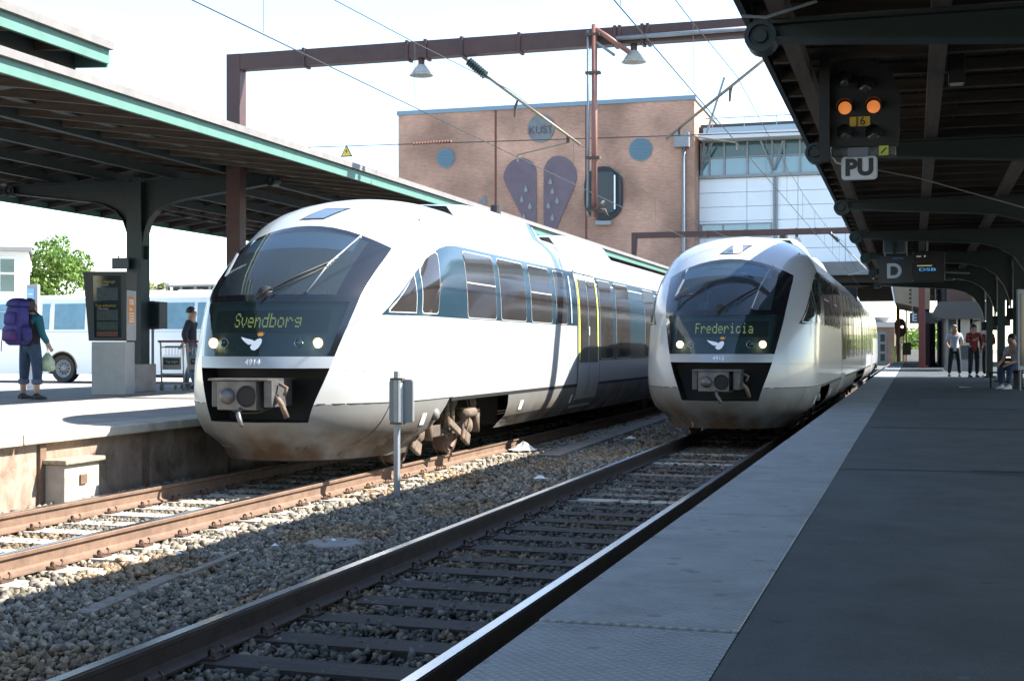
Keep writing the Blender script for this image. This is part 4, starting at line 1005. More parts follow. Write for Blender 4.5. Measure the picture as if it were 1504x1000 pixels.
# lower window strip
f = cl(MB().box(Q3(1028, 330).x, Q3(1134, 330).x, CY - .07, CY - .03, Q3(1080, 349).z, Q3(1080, 328).z), 'lower_window', gal)
for ua, ub in ((1031, 1061), (1064, 1096), (1099, 1132)):
    cl(MB().box(Q3(ua, 330).x, Q3(ub, 330).x, CY - .09, CY - .072, Q3(1080, 347).z, Q3(1080, 330.5).z), 'pane', win_g, f)
# deck over the tracks
cl(MB().box(-13, x1, CY - .3, CY + 37, 5.55, 6.28), 'deck', mat('deck_concrete_grey', (.20, .20, .19), .85, var=.3, scale=.6))
for k in range(9): cl(MB().box(-13, x1, CY + 1.5 + 4 * k, CY + 2.0 + 4 * k, 5.2, 5.549), 'deck_beam', mat('deck_beam_dark', (.07, .07, .07), .85))
cl(MB().lathe([(1.3, 0), (1.45, -.25), (1.2, -.5), (.0, -.5)], 24, T(Q3(1250, 392, -3).x, CY + 3, 5.55)), 'round_duct', mat('duct_black', (.02, .02, .02), .6))
for x in (-12.2, 3.6):
    for y in (CY + 4, CY + 20, CY + 34): cl(MB().box(x - .35, x + .35, y - .35, y + .35, -.3, 5.5), 'pier', conc)
# leaning pole against the sky
a, b = onY(1064, 114, 74.0), onY(1038, 196, 74.0)
tag(MB().tube([b, a], .07, 8).build('roof_mast', gal), 'thin leaning grey mast above the right end of the brick building', 'mast')

# ---- enclosed stair chute, pale boards, hanging under the concourse
p1 = onY(1309, 416, 70.0); 
st = thing('stair_enclosure', 'sloping beige boxed stair flight under the concourse beside a red pole', 'stairs', (p1.x, 70, ZP))
tan = mat('stair_beige_panel', (.30, .235, .16), .7, var=.15, scale=1)
a, b, c, d = [onY(u, v, 70.0) for u, v in ((1308, 410), (1314, 444), (1366, 455), (1366, 410))]
mb = MB(); mb.prism([(p.x - p1.x, p.z - ZP) for p in (a, b, c, d)], lambda p, q, h: (p, h, q), 0, 12); mb.build('chute', tan, st)
for k in range(5):
    q = onY(1337, 420 + 6 * k, 69.98); MB().box(q.x - p1.x - .05, q.x - p1.x + .05, -.04, -.01, q.z - ZP - .04, q.z - ZP + .04).build('vent_slot', under, st)
MB().tube([(a.x - p1.x, -.03, a.z - ZP), (b.x - p1.x, -.03, b.z - ZP)], .04, 6).build('edge_trim', white_m, st)
MB().box(c.x - p1.x - .25, c.x - p1.x - .01, .2, 11.5, 0, c.z - ZP + .2).build('support_wall', under, st)
# small brick lineside building
ky = 135.0
k0, k1 = onY(1275, 480, ky), onY(1314, 480, ky); kt = onY(1290, 473, ky).z
kb_ = thing('lineside_hut', 'small brick lineside building with a pale flat roof, far along the tracks', 'hut', (k0.x, ky, -.3))
MB().box(0, k1.x - k0.x, 0, 6, 0, kt + .3 - .5).build('wall', brick_mat('brown_brick', (.19, .12, .09), (.25, .16, .12), (.24, .2, .17)), kb_)
MB().box(-.15, k1.x - k0.x + .15, -.15, 6.2, kt - .2, kt + .3).build('roof', mat('hut_roof', (.45, .44, .42), .8), kb_)
wq = (k1.x - k0.x) * .68
dk = MB().box(.15, wq, -.06, -.002, 0, kt - .6).build('doors', mat('hut_door_grey', (.13, .17, .19), .5), kb_)
for i in range(2):
    for j in range(3): MB().box(.35 + i * wq * .48, .35 + i * wq * .48 + wq * .25, -.08, -.061, .5 + j * .95, 1.2 + j * .95).build('door_pane', mat('dark_pane', (.02, .03, .04), .1), dk)
MB().lathe([(.55, 0), (.9, .5), (.8, .55), (.0, .55)], 16, T((k1.x - k0.x) * .45, 3, kt + .3)).build('roof_vent', gal, kb_)
# ================================================================== people
skin_m = mat('skin', (.50, .30, .21), .55)
hair_d = mat('hair_dark', (.03, .02, .015), .6)
def skinned(edges, rad, root, levels=1):
    names = list(rad.keys()); idx = {n: i for i, n in enumerate(names)}
    me = bpy.data.meshes.new('body'); me.from_pydata([rad[n][0] for n in names], [(idx[a], idx[b]) for a, b in edges], [])
    o = bpy.data.objects.new('body', me); COL.objects.link(o)
    o.modifiers.new('skin', 'SKIN'); 
    for n in names:
        d = me.skin_vertices[0].data[idx[n]]; r = rad[n][1]; d.radius = r if isinstance(r, tuple) else (r, r); d.use_root = (n == root)
    s_ = o.modifiers.new('sub', 'SUBSURF'); s_.levels = levels; s_.render_levels = levels
    dg = bpy.context.evaluated_depsgraph_get(); dg.update()
    out = bpy.data.meshes.new_from_object(o.evaluated_get(dg)); bpy.data.objects.remove(o); out.shade_smooth(); return out
def lerpv(a, b, f): return tuple(Vector(a).lerp(Vector(b), f))
def person(label, loc, rz, J, shirt, trousers, shoes, hair, sleeves='short', legs='long', h=1.0, group=None, hat=None, hair_long=False, shirt_cut=.82):
    """J: joint overrides (metres, figure faces -Y)"""
    K = dict(pelvis=(0, 0, .93), waist=(0, -.01, 1.08), chest=(0, -.01, 1.27), upper=(0, .005, 1.40), neck=(0, 0, 1.49), head0=(0, -.01, 1.57), head1=(0, -.015, 1.665),
             shL=(-.18, 0, 1.40), elL=(-.24, .03, 1.13), wrL=(-.23, -.06, .90), shR=(.18, 0, 1.40), elR=(.24, .03, 1.13), wrR=(.23, -.06, .90),
             hiL=(-.10, 0, .88), knL=(-.11, -.02, .49), anL=(-.12, .02, .09), hiR=(.10, 0, .88), knR=(.11, -.02, .49), anR=(.12, .02, .09))
    K.update(J)
    t = thing('person', label, 'person', loc, rz, group)
    t.scale = (h, h, h)
    R = dict(pelvis=(.15, .11), waist=(.135, .10), chest=(.155, .11), upper=(.13, .095), neck=.062, head0=(.084, .10), head1=(.086, .105), sh=.06, el=.042, wr=.03, hi=.085, kn=.058, an=.042)
    rad = {}; E_ = []
    for n in ('pelvis', 'waist', 'chest', 'upper', 'neck', 'head0', 'head1'): rad[n] = (K[n], R[n])
    E_ += [('pelvis', 'waist'), ('waist', 'chest'), ('chest', 'upper'), ('upper', 'neck'), ('neck', 'head0'), ('head0', 'head1')]
    f = (Vector(K['head0']) - Vector(K['neck'])); fd = Vector(J.get('look', (0, -1, 0)))
    rad['nose'] = (tuple(Vector(K['head0']) + fd * .115 + Vector((0, 0, .03))), .014); E_.append(('head0', 'nose'))
    for s_ in 'LR':
        sg = -1 if s_ == 'L' else 1
        rad['sh' + s_] = (K['sh' + s_], R['sh']); rad['el' + s_] = (K['el' + s_], R['el']); rad['wr' + s_] = (K['wr' + s_], R['wr'])
        E_ += [('upper', 'sh' + s_), ('sh' + s_, 'el' + s_), ('el' + s_, 'wr' + s_)]
        d = (Vector(K['wr' + s_]) - Vector(K['el' + s_])).normalized(); w_ = Vector(K['wr' + s_])
        side = d.cross(Vector((sg, 0, 0))); side = side.normalized() if side.length > .1 else Vector((0, -1, 0))
        pa = w_ + d * .075; rad['palm' + s_] = (tuple(pa), (.034, .02)); E_.append(('wr' + s_, 'palm' + s_))
        curl = Vector((-sg * .5, -.2, 0))
        for k, (o_, ln) in enumerate(((-.027, .070), (-.009, .082), (.009, .078), (.027, .062))):
            b = pa + side * o_ + d * .02; a = b + d * ln * .55; e = a + (d + curl * .8).normalized() * ln * .5
            rad[f'f{k}{s_}'] = (tuple(a), .009); rad[f'g{k}{s_}'] = (tuple(e), .008); E_ += [('palm' + s_, f'f{k}{s_}'), (f'f{k}{s_}', f'g{k}{s_}')]
        th = w_ + d * .045 + side * .045 - Vector((sg * .012, 0, 0)); rad['th' + s_] = (tuple(th), .010); rad['ti' + s_] = (tuple(th + d * .04 + side * .006), .009); E_ += [('wr' + s_, 'th' + s_), ('th' + s_, 'ti' + s_)]
        rad['hi' + s_] = (K['hi' + s_], R['hi']); rad['kn' + s_] = (K['kn' + s_], R['kn']); rad['an' + s_] = (K['an' + s_], R['an'])
        cf = lerpv(K['kn' + s_], K['an' + s_], .35); rad['cf' + s_] = (tuple(Vector(cf) + Vector((0, .015, 0))), .056)
        E_ += [('pelvis', 'hi' + s_), ('hi' + s_, 'kn' + s_), ('kn' + s_, 'cf' + s_), ('cf' + s_, 'an' + s_)]
    body = bpy.data.objects.new('body', skinned(E_, rad, 'pelvis')); body.data.materials.append(skin_m); COL.objects.link(body); body.parent = t
    # shirt
    g = .018; sr = {}; se = []
    for n in ('waist', 'chest', 'upper'): r = R[n]; sr[n] = (K[n], (r[0] + g, r[1] + g))
    hem = tuple(Vector(K['pelvis']) + Vector((0, 0, shirt_cut - .93))); sr['hem'] = (hem, (R['pelvis'][0] + g + .008, R['pelvis'][1] + g + .012))
    sr['collar'] = (tuple(Vector(K['upper']).lerp(Vector(K['neck']), .75)), .074)
    se += [('hem', 'waist'), ('waist', 'chest'), ('chest', 'upper'), ('upper', 'collar')]
    for s_ in 'LR':
        sr['sh' + s_] = (K['sh' + s_], R['sh'] + g); se.append(('upper', 'sh' + s_))
        if sleeves == 'short': sr['m' + s_] = (lerpv(K['sh' + s_], K['el' + s_], .72), .066); se.append(('sh' + s_, 'm' + s_))
        elif sleeves == 'long':
            sr['el' + s_] = (K['el' + s_], R['el'] + .017); sr['c' + s_] = (lerpv(K['el' + s_], K['wr' + s_], .95), R['wr'] + .014); se += [('sh' + s_, 'el' + s_), ('el' + s_, 'c' + s_)]
    o = bpy.data.objects.new('shirt', skinned(se, sr, 'waist')); o.data.materials.append(shirt); COL.objects.link(o); o.parent = t
    # trousers
    g = .016; pr_ = {'top': (tuple(Vector(K['pelvis']) + Vector((0, 0, .12))), (R['waist'][0] + .018, R['waist'][1] + .02)), 'pelvis': (K['pelvis'], (R['pelvis'][0] + g, R['pelvis'][1] + g))}; pe = [('top', 'pelvis')]
    for s_ in 'LR':
        pr_['hi' + s_] = (K['hi' + s_], R['hi'] + g); pr_['kn' + s_] = (K['kn' + s_], R['kn'] + g + .008)
        end = .97 if legs == 'long' else .62
        pr_['an' + s_] = (lerpv(K['kn' + s_], K['an' + s_], end), .066); pe += [('pelvis', 'hi' + s_), ('hi' + s_, 'kn' + s_), ('kn' + s_, 'an' + s_)]
        if legs != 'long':
            cu = Vector(lerpv(K['kn' + s_], K['an' + s_], .58)); MB().lathe([(.068, .0), (.085, .02), (.085, .08), (.07, .09)], 14, T(cu)).build('cuff', mat('denim_cuff', (.11, .14, .2), .9), t, smooth=True)
    o = bpy.data.objects.new('trousers', skinned(pe, pr_, 'pelvis')); o.data.materials.append(trousers); COL.objects.link(o); o.parent = t
    for s_ in 'LR':
        a = Vector(K['an' + s_]); kn = Vector(K['kn' + s_]); tx = J.get('toe', (0, -1, 0)); td = Vector(tx).normalized(); sd = td.cross(Vector((0, 0, 1)))
        z0 = a.z - .088; mb = MB(); rows = []
        for fwd, hw, zt_ in ((-.075, .03, .07), (-.05, .04, .10), (.02, .042, .10), (.09, .048, .065), (.15, .045, .045), (.185, .025, .03)):
            c = Vector((a.x, a.y, z0)) + td * fwd; rows.append([c - sd * hw, c - sd * hw * .9 + Vector((0, 0, zt_ * .7)), c + Vector((0, 0, zt_)), c + sd * hw * .9 + Vector((0, 0, zt_ * .7)), c + sd * hw])
        mb.grid(rows); n = 5
        mb.f.append(tuple(range(5))); mb.f.append(tuple(reversed(range(25, 30)))); mb.f += [(k * 5, (k + 1) * 5, (k + 1) * 5 + 4, k * 5 + 4) for k in range(5)]
        mb.build('shoe', shoes, t, smooth=True)
    # hair cap
    hc = Vector(K['head1']) + Vector((0, .012, -.03)) - fd * .012; mb = MB(); rows = []
    for i in range(8):
        ph = PI * .5 * i / 7 * 1.12; row = []
        for j in range(17):
            a = 2 * PI * j / 16; v = Vector((math.cos(a) * math.sin(ph) * .093, math.sin(a) * math.sin(ph) * .113, math.cos(ph) * .115))
            if i >= 5 and v.dot(fd) > .045: v = v.normalized() * .06 + Vector((0, 0, .04))
            if hair_long and i == 7 and v.dot(fd) < .02: v.z -= .10
            row.append(hc + v)
        rows.append(row)
    mb.grid(rows, flip=True); mb.build('hair', hair, t, smooth=True)
    hd = Vector(K['head0']); rgt = fd.cross(Vector((0, 0, 1)))
    for sg in (-1, 1):
        MB().lathe([(.0, .010), (.008, .006), (.010, 0)], 8, T(hd + fd * .088 + rgt * (sg * .032) + Vector((0, 0, .055))) @ fd.to_track_quat('Z', 'Y').to_matrix().to_4x4()).build('eye', mat('eye_dark', (.03, .025, .02), .3), t)
    return t
jeans = mat('blue_jeans', (.045, .075, .13), .9, var=.3, scale=8)
dark_tr = mat('dark_trousers', (.018, .02, .024), .9)
sh_dark = mat('dark_shoes', (.02, .018, .017), .6)
sh_pale = mat('pale_trainers', (.55, .55, .53), .6)
# backpacker on the left platform, seen from behind
bpk = onZ(44, 586, ZPL); BROT = PI - .2
pp = person('traveller in rolled jeans and teal sleeves carrying a big purple backpack on the left platform', (bpk.x, bpk.y, ZPL), BROT, dict(elR=(-.0, 0, 0)) if False else
            dict(elL=(-.27, .02, 1.14), wrL=(-.24, -.14, .95), elR=(.27, -.02, 1.13), wrR=(.25, -.16, .93), hiL=(-.11, 0, .88), anL=(-.18, .03, .09), anR=(.18, -.03, .09), knL=(-.14, -.02, .49), knR=(.14, -.02, .49)),
            mat('teal_fleece', (.02, .13, .17), .9), jeans, mat('sandal_grey', (.06, .06, .06), .7), mat('hair_brown', (.06, .03, .018), .6), sleeves='long', legs='rolled', h=1.0, hair_long=True)
MB().lathe([(.17, -.06), (.172, .12), (.18, .3), (.16, .45), (.1, .50)], 16, T(0, .0, .98) @ Matrix.Diagonal((1.0, .78, 1, 1))).build('vest', mat('dark_vest', (.02, .02, .025), .9), pp, smooth=True)
pp.scale = (1.14, 1.1, 1.0)
bk_ = thing('backpack', 'tall purple trekking backpack on the back of the traveller at the left', 'backpack', (bpk.x, bpk.y, ZPL + .0), BROT)
pur = mat('purple_nylon', (.055, .045, .23), .7, var=.35, scale=7)
def loftbox(secs, n=20, ex=.5):
    mb = MB(); rows = []
    for cy_, z, hx, hy in secs:
        row = []
        for k in range(n + 1):
            a = 2 * PI * k / n; c_, s_ = math.cos(a), math.sin(a); row.append((hx * math.copysign(abs(c_) ** ex, c_), cy_ + hy * math.copysign(abs(s_) ** ex, s_), z))
        rows.append(row)
    mb.grid(rows); mb.f.append(tuple(reversed(range(n)))); mb.f.append(tuple(len(mb.v) - n - 1 + k for k in range(n))); return mb
loftbox([(.26, .93, .15, .09), (.27, .97, .2, .13), (.28, 1.1, .215, .145), (.285, 1.22, .205, .14), (.29, 1.24, .185, .12), (.285, 1.27, .2, .135), (.28, 1.45, .195, .13), (.27, 1.57, .175, .12), (.27, 1.585, .16, .105)]).build('main_bag', pur, bk_, smooth=True)
loftbox([(.26, 1.59, .17, .12), (.26, 1.62, .195, .145), (.25, 1.68, .18, .135), (.25, 1.73, .12, .09), (.25, 1.745, .05, .04)]).build('top_lid', mat('purple_nylon_dark', (.035, .03, .17), .7, var=.35, scale=7), bk_, smooth=True)
loftbox([(.43, 1.0, .1, .04), (.44, 1.04, .14, .06), (.44, 1.15, .14, .06), (.43, 1.2, .1, .04)]).build('front_pocket', mat('plum_nylon', (.09, .035, .16), .7), bk_, smooth=True)
loftbox([(.43, 1.28, .09, .03), (.435, 1.31, .12, .05), (.43, 1.46, .11, .05), (.42, 1.5, .08, .03)]).build('front_pocket', pur, bk_, smooth=True)
for sx in (-1, 1):
    loftbox([(.28, 1.0, .05, .07), (.28, 1.05, .07, .1), (.28, 1.2, .065, .09), (.28, 1.26, .04, .06)]).build('side_pocket', mat('purple_nylon_dark', (.035, .03, .17), .7), bk_, smooth=True).location = (sx * .22, 0, 0)
    MB().tube([(sx * .10, .18, 1.5), (sx * .13, .03, 1.53), (sx * .13, -.13, 1.42), (sx * .14, -.16, 1.25), (sx * .15, .02, 1.05), (sx * .13, .17, 1.0)], .02, 6).build('shoulder_strap', mat('strap_black', (.015, .015, .018), .8), bk_, smooth=True)
    MB().tube([(sx * .2, .36, 1.22), (sx * .24, .40, 1.0), (sx * .25, .4, .82)], .008, 5).build('loose_strap', mat('strap_black', (.015, .015, .018), .8), bk_)
MB().lathe([(.172, -.04), (.178, 0), (.172, .04)], 20, T(0, .02, 1.0) @ Matrix.Diagonal((1.0, .86, 1, 1))).build('hip_belt', mat('strap_black', (.015, .015, .018), .8), bk_, smooth=True)
MB().box(-.1, .02, .162, .172, .96, 1.02).build('leather_patch', mat('belt_patch', (.35, .16, .05), .7), bk_)
# carrier bag in the right hand
cbp = Vector((bpk.x, bpk.y, ZPL)) + RZ(BROT) @ Vector((-.25, -.16, .60))
cb2 = thing('carrier_bag', 'white and green plastic carrier bag held by the traveller with the backpack', 'bag', cbp)
loftbox([(0, -.12, .10, .06), (0, -.08, .13, .08), (0, .05, .12, .08), (0, .14, .08, .03), (0, .2, .03, .015)]).build('bag', mat('white_plastic', (.62, .66, .58), .4, var=.5, scale=9, col2=(.35, .5, .25)), cb2, smooth=True)
MB().tube([(-.02, 0, .19), (0, 0, .28), (.02, 0, .19)], .006, 5).build('handle', white_m, cb2)
# person with luggage trolley
q = onZ(281, 571, ZPL)
person('dark haired person in a dark jacket and jeans holding a luggage trolley', (q.x, q.y, ZPL), 1.8, dict(elL=(-.23, .10, 1.15), wrL=(-.22, .02, .94), elR=(.23, .14, 1.15), wrR=(.21, .24, .99), anL=(-.1, -.12, .09), anR=(.1, .18, .10), knR=(.11, .04, .5)),
       mat('dark_jacket', (.028, .035, .05), .8), mat('light_jeans', (.09, .15, .23), .9), sh_dark, hair_d, sleeves='long', h=1.02, hair_long=False)
# men on the right platform
q = onZ(1402, 553, ZP)
mw = person('man in a white shirt and dark trousers, hands behind his back', (q.x, q.y, ZP), .1, dict(elL=(-.28, .09, 1.15), wrL=(-.16, .13, .98), elR=(.28, .09, 1.15), wrR=(.16, .13, .98), anL=(-.17, .02, .09), anR=(.17, .02, .09), knL=(-.14, -.02, .49), knR=(.14, -.02, .49)),
       mat('white_shirt', (.55, .62, .70), .8), dark_tr, sh_dark, mat('hair_grey', (.25, .23, .21), .7), h=.98)
MB().box(-.075, .075, -.115, -.095, 1.625, 1.655).build('sunglasses', black, mw)
q = onZ(1430, 554, ZP)
person('person in a red jacket and black trousers standing next to the man in white', (q.x, q.y, ZP), .35, dict(elL=(-.25, -.04, 1.14), wrL=(-.08, -.2, 1.22), elR=(.26, .02, 1.13), wrR=(.2, -.14, .98)),
       mat('red_jacket', (.22, .03, .028), .8), dark_tr, sh_dark, hair_d, sleeves='long', h=.99, shirt_cut=.8)
q = onZ(1446, 554, ZP)
person('person in dark clothes half hidden behind the red jacketed one', (q.x + .12, q.y + .5, ZP), -.6, dict(wrR=(.1, -.2, 1.1)), mat('maroon_top', (.09, .02, .025), .8), dark_tr, sh_dark, mat('hair_brown', (.06, .03, .018), .6), sleeves='long', h=.97)
# seated person
q = onZ(1482, 571, ZP)
ps = person('seated person in a white top and jeans leaning forward on the platform bench', (q.x + .12, q.y, ZP), -.75, dict(pelvis=(0, .18, .50), waist=(0, .15, .64), chest=(0, .05, .82), upper=(0, -.02, .94), neck=(0, -.06, 1.03), head0=(0, -.10, 1.11), head1=(0, -.12, 1.20),
       shL=(-.18, -.02, .93), elL=(-.22, -.12, .68), wrL=(-.14, -.36, .58), shR=(.18, -.02, .93), elR=(.22, -.12, .68), wrR=(.14, -.36, .58),
       hiL=(-.10, .12, .48), knL=(-.12, -.32, .50), anL=(-.12, -.30, .09), hiR=(.10, .12, .48), knR=(.12, -.32, .50), anR=(.12, -.34, .09)),
       mat('white_top', (.5, .52, .56), .85), jeans, sh_pale, hair_d, shirt_cut=.87)
bn = thing('platform_bench', 'dark bench under the seated person by the right edge', 'bench', (q.x + .2, q.y + .2, ZP), -.75)
for k in range(4): MB().box(-.75, .75, -.18 + k * .11, -.09 + k * .11, .36, .385).build('seat_slat', mat('bench_wood', (.05, .035, .025), .7), bn)
for k in range(3): MB().box(-.75, .75, .28, .305, .5 + k * .12, .59 + k * .12).build('back_slat', MATS['bench_wood'], bn)
for sx in (-.65, .65): MB().tube([(sx, -.14, 0), (sx, -.14, .36), (sx, .25, .36), (sx, .32, .85)], .022, 8).build('leg', under, bn); MB().tube([(sx, .2, 0), (sx, .2, .36)], .022, 8).build('leg', under, bn)
# train driver behind the windscreen of the right train
person('train driver behind the windscreen of the Fredericia train', (XR - .35, 20.68 + 1.72, 1.25), 0, dict(pelvis=(0, .18, .50), waist=(0, .17, .64), chest=(0, .14, .84), upper=(0, .12, .97), neck=(0, .11, 1.06), head0=(0, .08, 1.14), head1=(0, .07, 1.24),
       shL=(-.18, .12, .96), elL=(-.24, -.0, .72), wrL=(-.2, -.26, .76), shR=(.18, .12, .96), elR=(.24, .0, .72), wrR=(.2, -.26, .76),
       hiL=(-.10, .12, .48), knL=(-.12, -.32, .50), anL=(-.12, -.30, .09), hiR=(.10, .12, .48), knR=(.12, -.32, .50), anR=(.12, -.34, .09)),
       mat('driver_shirt', (.3, .36, .45), .85), dark_tr, sh_dark, hair_d, shirt_cut=.87)
# ================================================================== things on and behind the left platform
# timetable kiosk: pale cabinet with a wider dark display case on top
kc = onZ(153, 580, ZPL)
kio = thing('timetable_kiosk', 'pale grey cabinet with a dark slanted display case beside the green column', 'kiosk', (kc.x, kc.y + .3, ZPL), .28)
kgrey = mat('kiosk_grey', (.42, .43, .42), .6, var=.12, scale=5)
kdark = mat('kiosk_case_dark', (.045, .05, .05), .5)
MB().box(-.32, .32, -.3, .3, 0, 1.0).build('cabinet', kgrey, kio, bevel=.01)
mb = MB(); secs = [(1.02, -.36, .33, -.33), (2.32, -.46, .36, -.36)]
vs = []
for z, xl, xr, yf in secs: vs += [(xl, yf, z), (xr, yf, z), (xr, .3, z), (xl, .3, z)]
mb.add(vs, [(3, 2, 1, 0), (4, 5, 6, 7), (0, 1, 5, 4), (1, 2, 6, 5), (2, 3, 7, 6), (3, 0, 4, 7)]); case = mb.build('display_case', kdark, kio)
MB().box(.34, .352, -.3, .28, 1.03, 2.3).build('side_panel', kgrey, kio)
scr = mat('kiosk_glass', (.012, .025, .032), .05, coat=.6)
mb = MB(); mb.add([(-.25, -.342, 1.08), (.26, -.342, 1.08), (.25, -.37, 2.24), (-.27, -.37, 2.24)], [(0, 1, 2, 3)]); gl_ = mb.build('glass', scr, kio)
ytx = mat('yellow_print', (.36, .27, .03), .6); wtx = mat('pale_print', (.4, .45, .45), .6); 
for z, tx in ((2.13, 'Tog afgange'), (1.68, 'Tog ankomst')):
    text('heading', tx, .075, ytx, gl_, (-.03, -.374, z)); text('heading', 'Train times', .045, wtx, gl_, (-.08, -.372, z - .06))
for z0, z1, cc in ((1.78, 2.02, (.03, .06, .07)), (1.4, 1.6, (.03, .05, .05)), (1.1, 1.2, (.12, .04, .02)), (1.22, 1.38, (.02, .05, .035))): MB().box(-.2, .2, -.366, -.358 + .0, z0, z1).build('poster', mat('poster_%d' % int(z0 * 100), cc, .5, var=.5, scale=14), gl_)
po = MB().box(.354, .36, -.22, .16, 1.35, 1.85).build('orange_poster', mat('poster_orange', (.75, .30, .05), .6), kio)
text('poster_text', 'DSB', .15, white_m, po, (.362, -.05, 1.75), rot=(PI / 2, 0, PI / 2)); text('poster_text', 'Kun', .1, white_m, po, (.362, -.08, 1.62), rot=(PI / 2, 0, PI / 2))
for k in range(4): MB().box(.3605, .362, -.18, .12, 1.38 + k * .05, 1.40 + k * .05).build('poster_line', white_m, po)
# small blue plate and dark display on the column
cpos = Vector((-15.05, 23.6, ZPL))
s1 = onY(177, 387, 23.35); pt = tag(MB().box(-.18, .2, -.03, .03, -.11, .11).build('column_sign', mat('sign_navy', (.012, .02, .035), .4), loc=s1), 'small dark blue plate fixed to the green column above the kiosk', 'sign')
MB().tube([(-.05, 0, .11), (-.05, 0, .16)], .015, 6).build('peg', gal, pt)
s2 = onY(231, 463, 23.9)
md = thing('platform_monitor', 'dark hooded platform monitor mounted behind the green column beside the trolleys', 'monitor', s2)
mb = MB(); mb.add([(-.14, -.12, -.29), (.15, -.16, -.27), (.15, -.16, .27), (-.14, -.12, .29), (-.14, .12, -.29), (.15, .14, -.27), (.15, .14, .27), (-.14, .12, .29)], [(0, 1, 2, 3), (7, 6, 5, 4), (0, 4, 5, 1), (1, 5, 6, 2), (2, 6, 7, 3), (3, 7, 4, 0)]); mb.build('housing', kdark, md)
MB().add([(-.1, -.132, -.24), (.12, -.16, -.22), (.12, -.16, .22), (-.1, -.132, .24)], [(0, 1, 2, 3)]).build('screen', scr, md).location = (0, -.006, 0)
MB().tube([(-.14, 0, .1), (-.3, 0, .1)], .025, 8).build('arm', gal, md)
MB().tube([(-.2, .15, -s2.z + ZPL), (-.2, .15, .3)], .03, 8).build('post', gal, md)
# luggage trolleys
tro_m = mat('trolley_steel', (.42, .40, .36), .4, metal=.6)
def trolley(label, x, y, rz):
    t = thing('luggage_trolley', label, 'trolley', (x, y, ZPL), rz, 'luggage trolleys')
    for sx in (-.24, .24):
        MB().tube([(sx, .3, .14), (sx, .33, .5), (sx, .36, .98), (sx, .42, 1.02)], .018, 8).build('upright', tro_m, t, smooth=True)
        MB().tube([(sx, .34, .16), (sx, -.45, .14)], .016, 8).build('side_rail', tro_m, t)
        w_ = MB().lathe([(.0, .025), (.05, .025), (.075, .015), (.075, -.015), (.05, -.025), (.0, -.025)], 14, T(sx, .3, .077) @ RY(PI / 2)).build('wheel', mat('castor_grey', (.18, .18, .17), .6), t, smooth=True, angle=.7)
        MB().tube([(sx, -.4, .14), (sx, -.4, .1)], .02, 6).build('castor_fork', tro_m, t)
        MB().lathe([(.0, .02), (.05, .015), (.055, -.015), (.0, -.02)], 12, T(sx, -.4, .057) @ RY(PI / 2)).build('wheel', MATS['castor_grey'], t)
    MB().tube([(-.27, .42, 1.02), (.27, .42, 1.02)], .022, 8).build('push_bar', mat('red_grip', (.22, .05, .03), .6), t)
    for z in (.35, .9): MB().tube([(-.24, .33, z), (.24, .33, z)], .014, 6).build('cross_bar', tro_m, t)
    for k in range(7): MB().tube([(-.2 + k * .066, .34, .72), (-.2 + k * .066, .2, .74), (-.2 + k * .066, .18, .92)], .006, 5).build('basket_wire', tro_m, t)
    MB().tube([(-.22, .18, .92), (.22, .18, .92)], .01, 6).build('basket_rim', tro_m, t)
    for k in range(5): MB().tube([(-.24, -.4 + k * .17, .15), (.24, -.4 + k * .17, .15)], .01, 6).build('deck_bar', tro_m, t)
    b = MB().box(-.2, .2, .35, .365, .44, .70).build('advert_plate', mat('trolley_plate', (.33, .31, .26), .5), t)
    MB().box(-.17, .17, .366, .37, .54, .67).build('advert_print', mat('advert_dark', (.02, .045, .055), .5), b)
    text('advert_text', 'Tag toget', .07, wtx, b, (0, .373, .605), rot=(PI / 2, 0, PI))
    return t
q = onZ(251, 574, ZPL)
trolley('nearest steel luggage trolley with a dark advert plate beside the column base', q.x, q.y + .3, PI + .15)
trolley('second steel luggage trolley nested behind the nearest one', q.x + .30, q.y + .85, PI + .15)
trolley('rearmost steel luggage trolley of the nested row near the dark haired person', q.x + .55, q.y + 1.4, PI + .15)

# bus behind the platform, broadside to the camera
bwh = onZ(92, 562, ZROAD); by = bwh.y
bus = thing('white_bus', 'long white bus with teal tinted windows parked behind the left platform', 'bus', (bwh.x, by, ZROAD))
bwhite = mat('bus_white', (.88, .87, .83), .35, coat=.4); bwin = mat('bus_window', (.10, .24, .30), .06, coat=.6, var=.4, scale=.9)
BU = lambda u, v: onY(u, v, by) - Vector(bus.location)
L0, L1 = -6.5, 7.2; zt_ = BU(100, 433).z; zb_ = .30
mb = MB(); prof = [(0, zb_), (-.02, .8), (-.02, 1.55), (.06, 2.55), (.16, zt_ - .12), (.34, zt_), (2.2, zt_), (2.4, zt_ - .12), (2.5, .8), (2.48, zb_)]
wx = 0.0; wr = .56
# body: two side pieces leave the wheel arch open
mb.prism(prof, lambda p, q, h: (h, p, q), L0, wx - wr); mb.prism(prof, lambda p, q, h: (h, p, q), wx + wr, L1)
pr2 = [(0.0, 1.08), (-.02, 1.55), (.06, 2.55), (.16, zt_ - .12), (.34, zt_), (2.2, zt_), (2.4, zt_ - .12), (2.5, 1.08)]
mb.prism(pr2, lambda p, q, h: (h, p, q), wx - wr - .002, wx + wr + .002)
arch = [(wr * 1.02 * math.cos(a), .5 + wr * 1.02 * math.sin(a)) for a in np.linspace(0, PI, 14)]
body = mb.build('body', bwhite, bus)
poly = [(wr + .01, 1.1), (wr + .01, .35)] + [(p, q) for p, q in arch if q > .5] + [(-wr - .01, .35), (-wr - .01, 1.1)]
MB().prism(poly[::-1], lambda p, q, h: (wx + p, h, q), -.018, .02).build('wheel_arch', bwhite, bus)
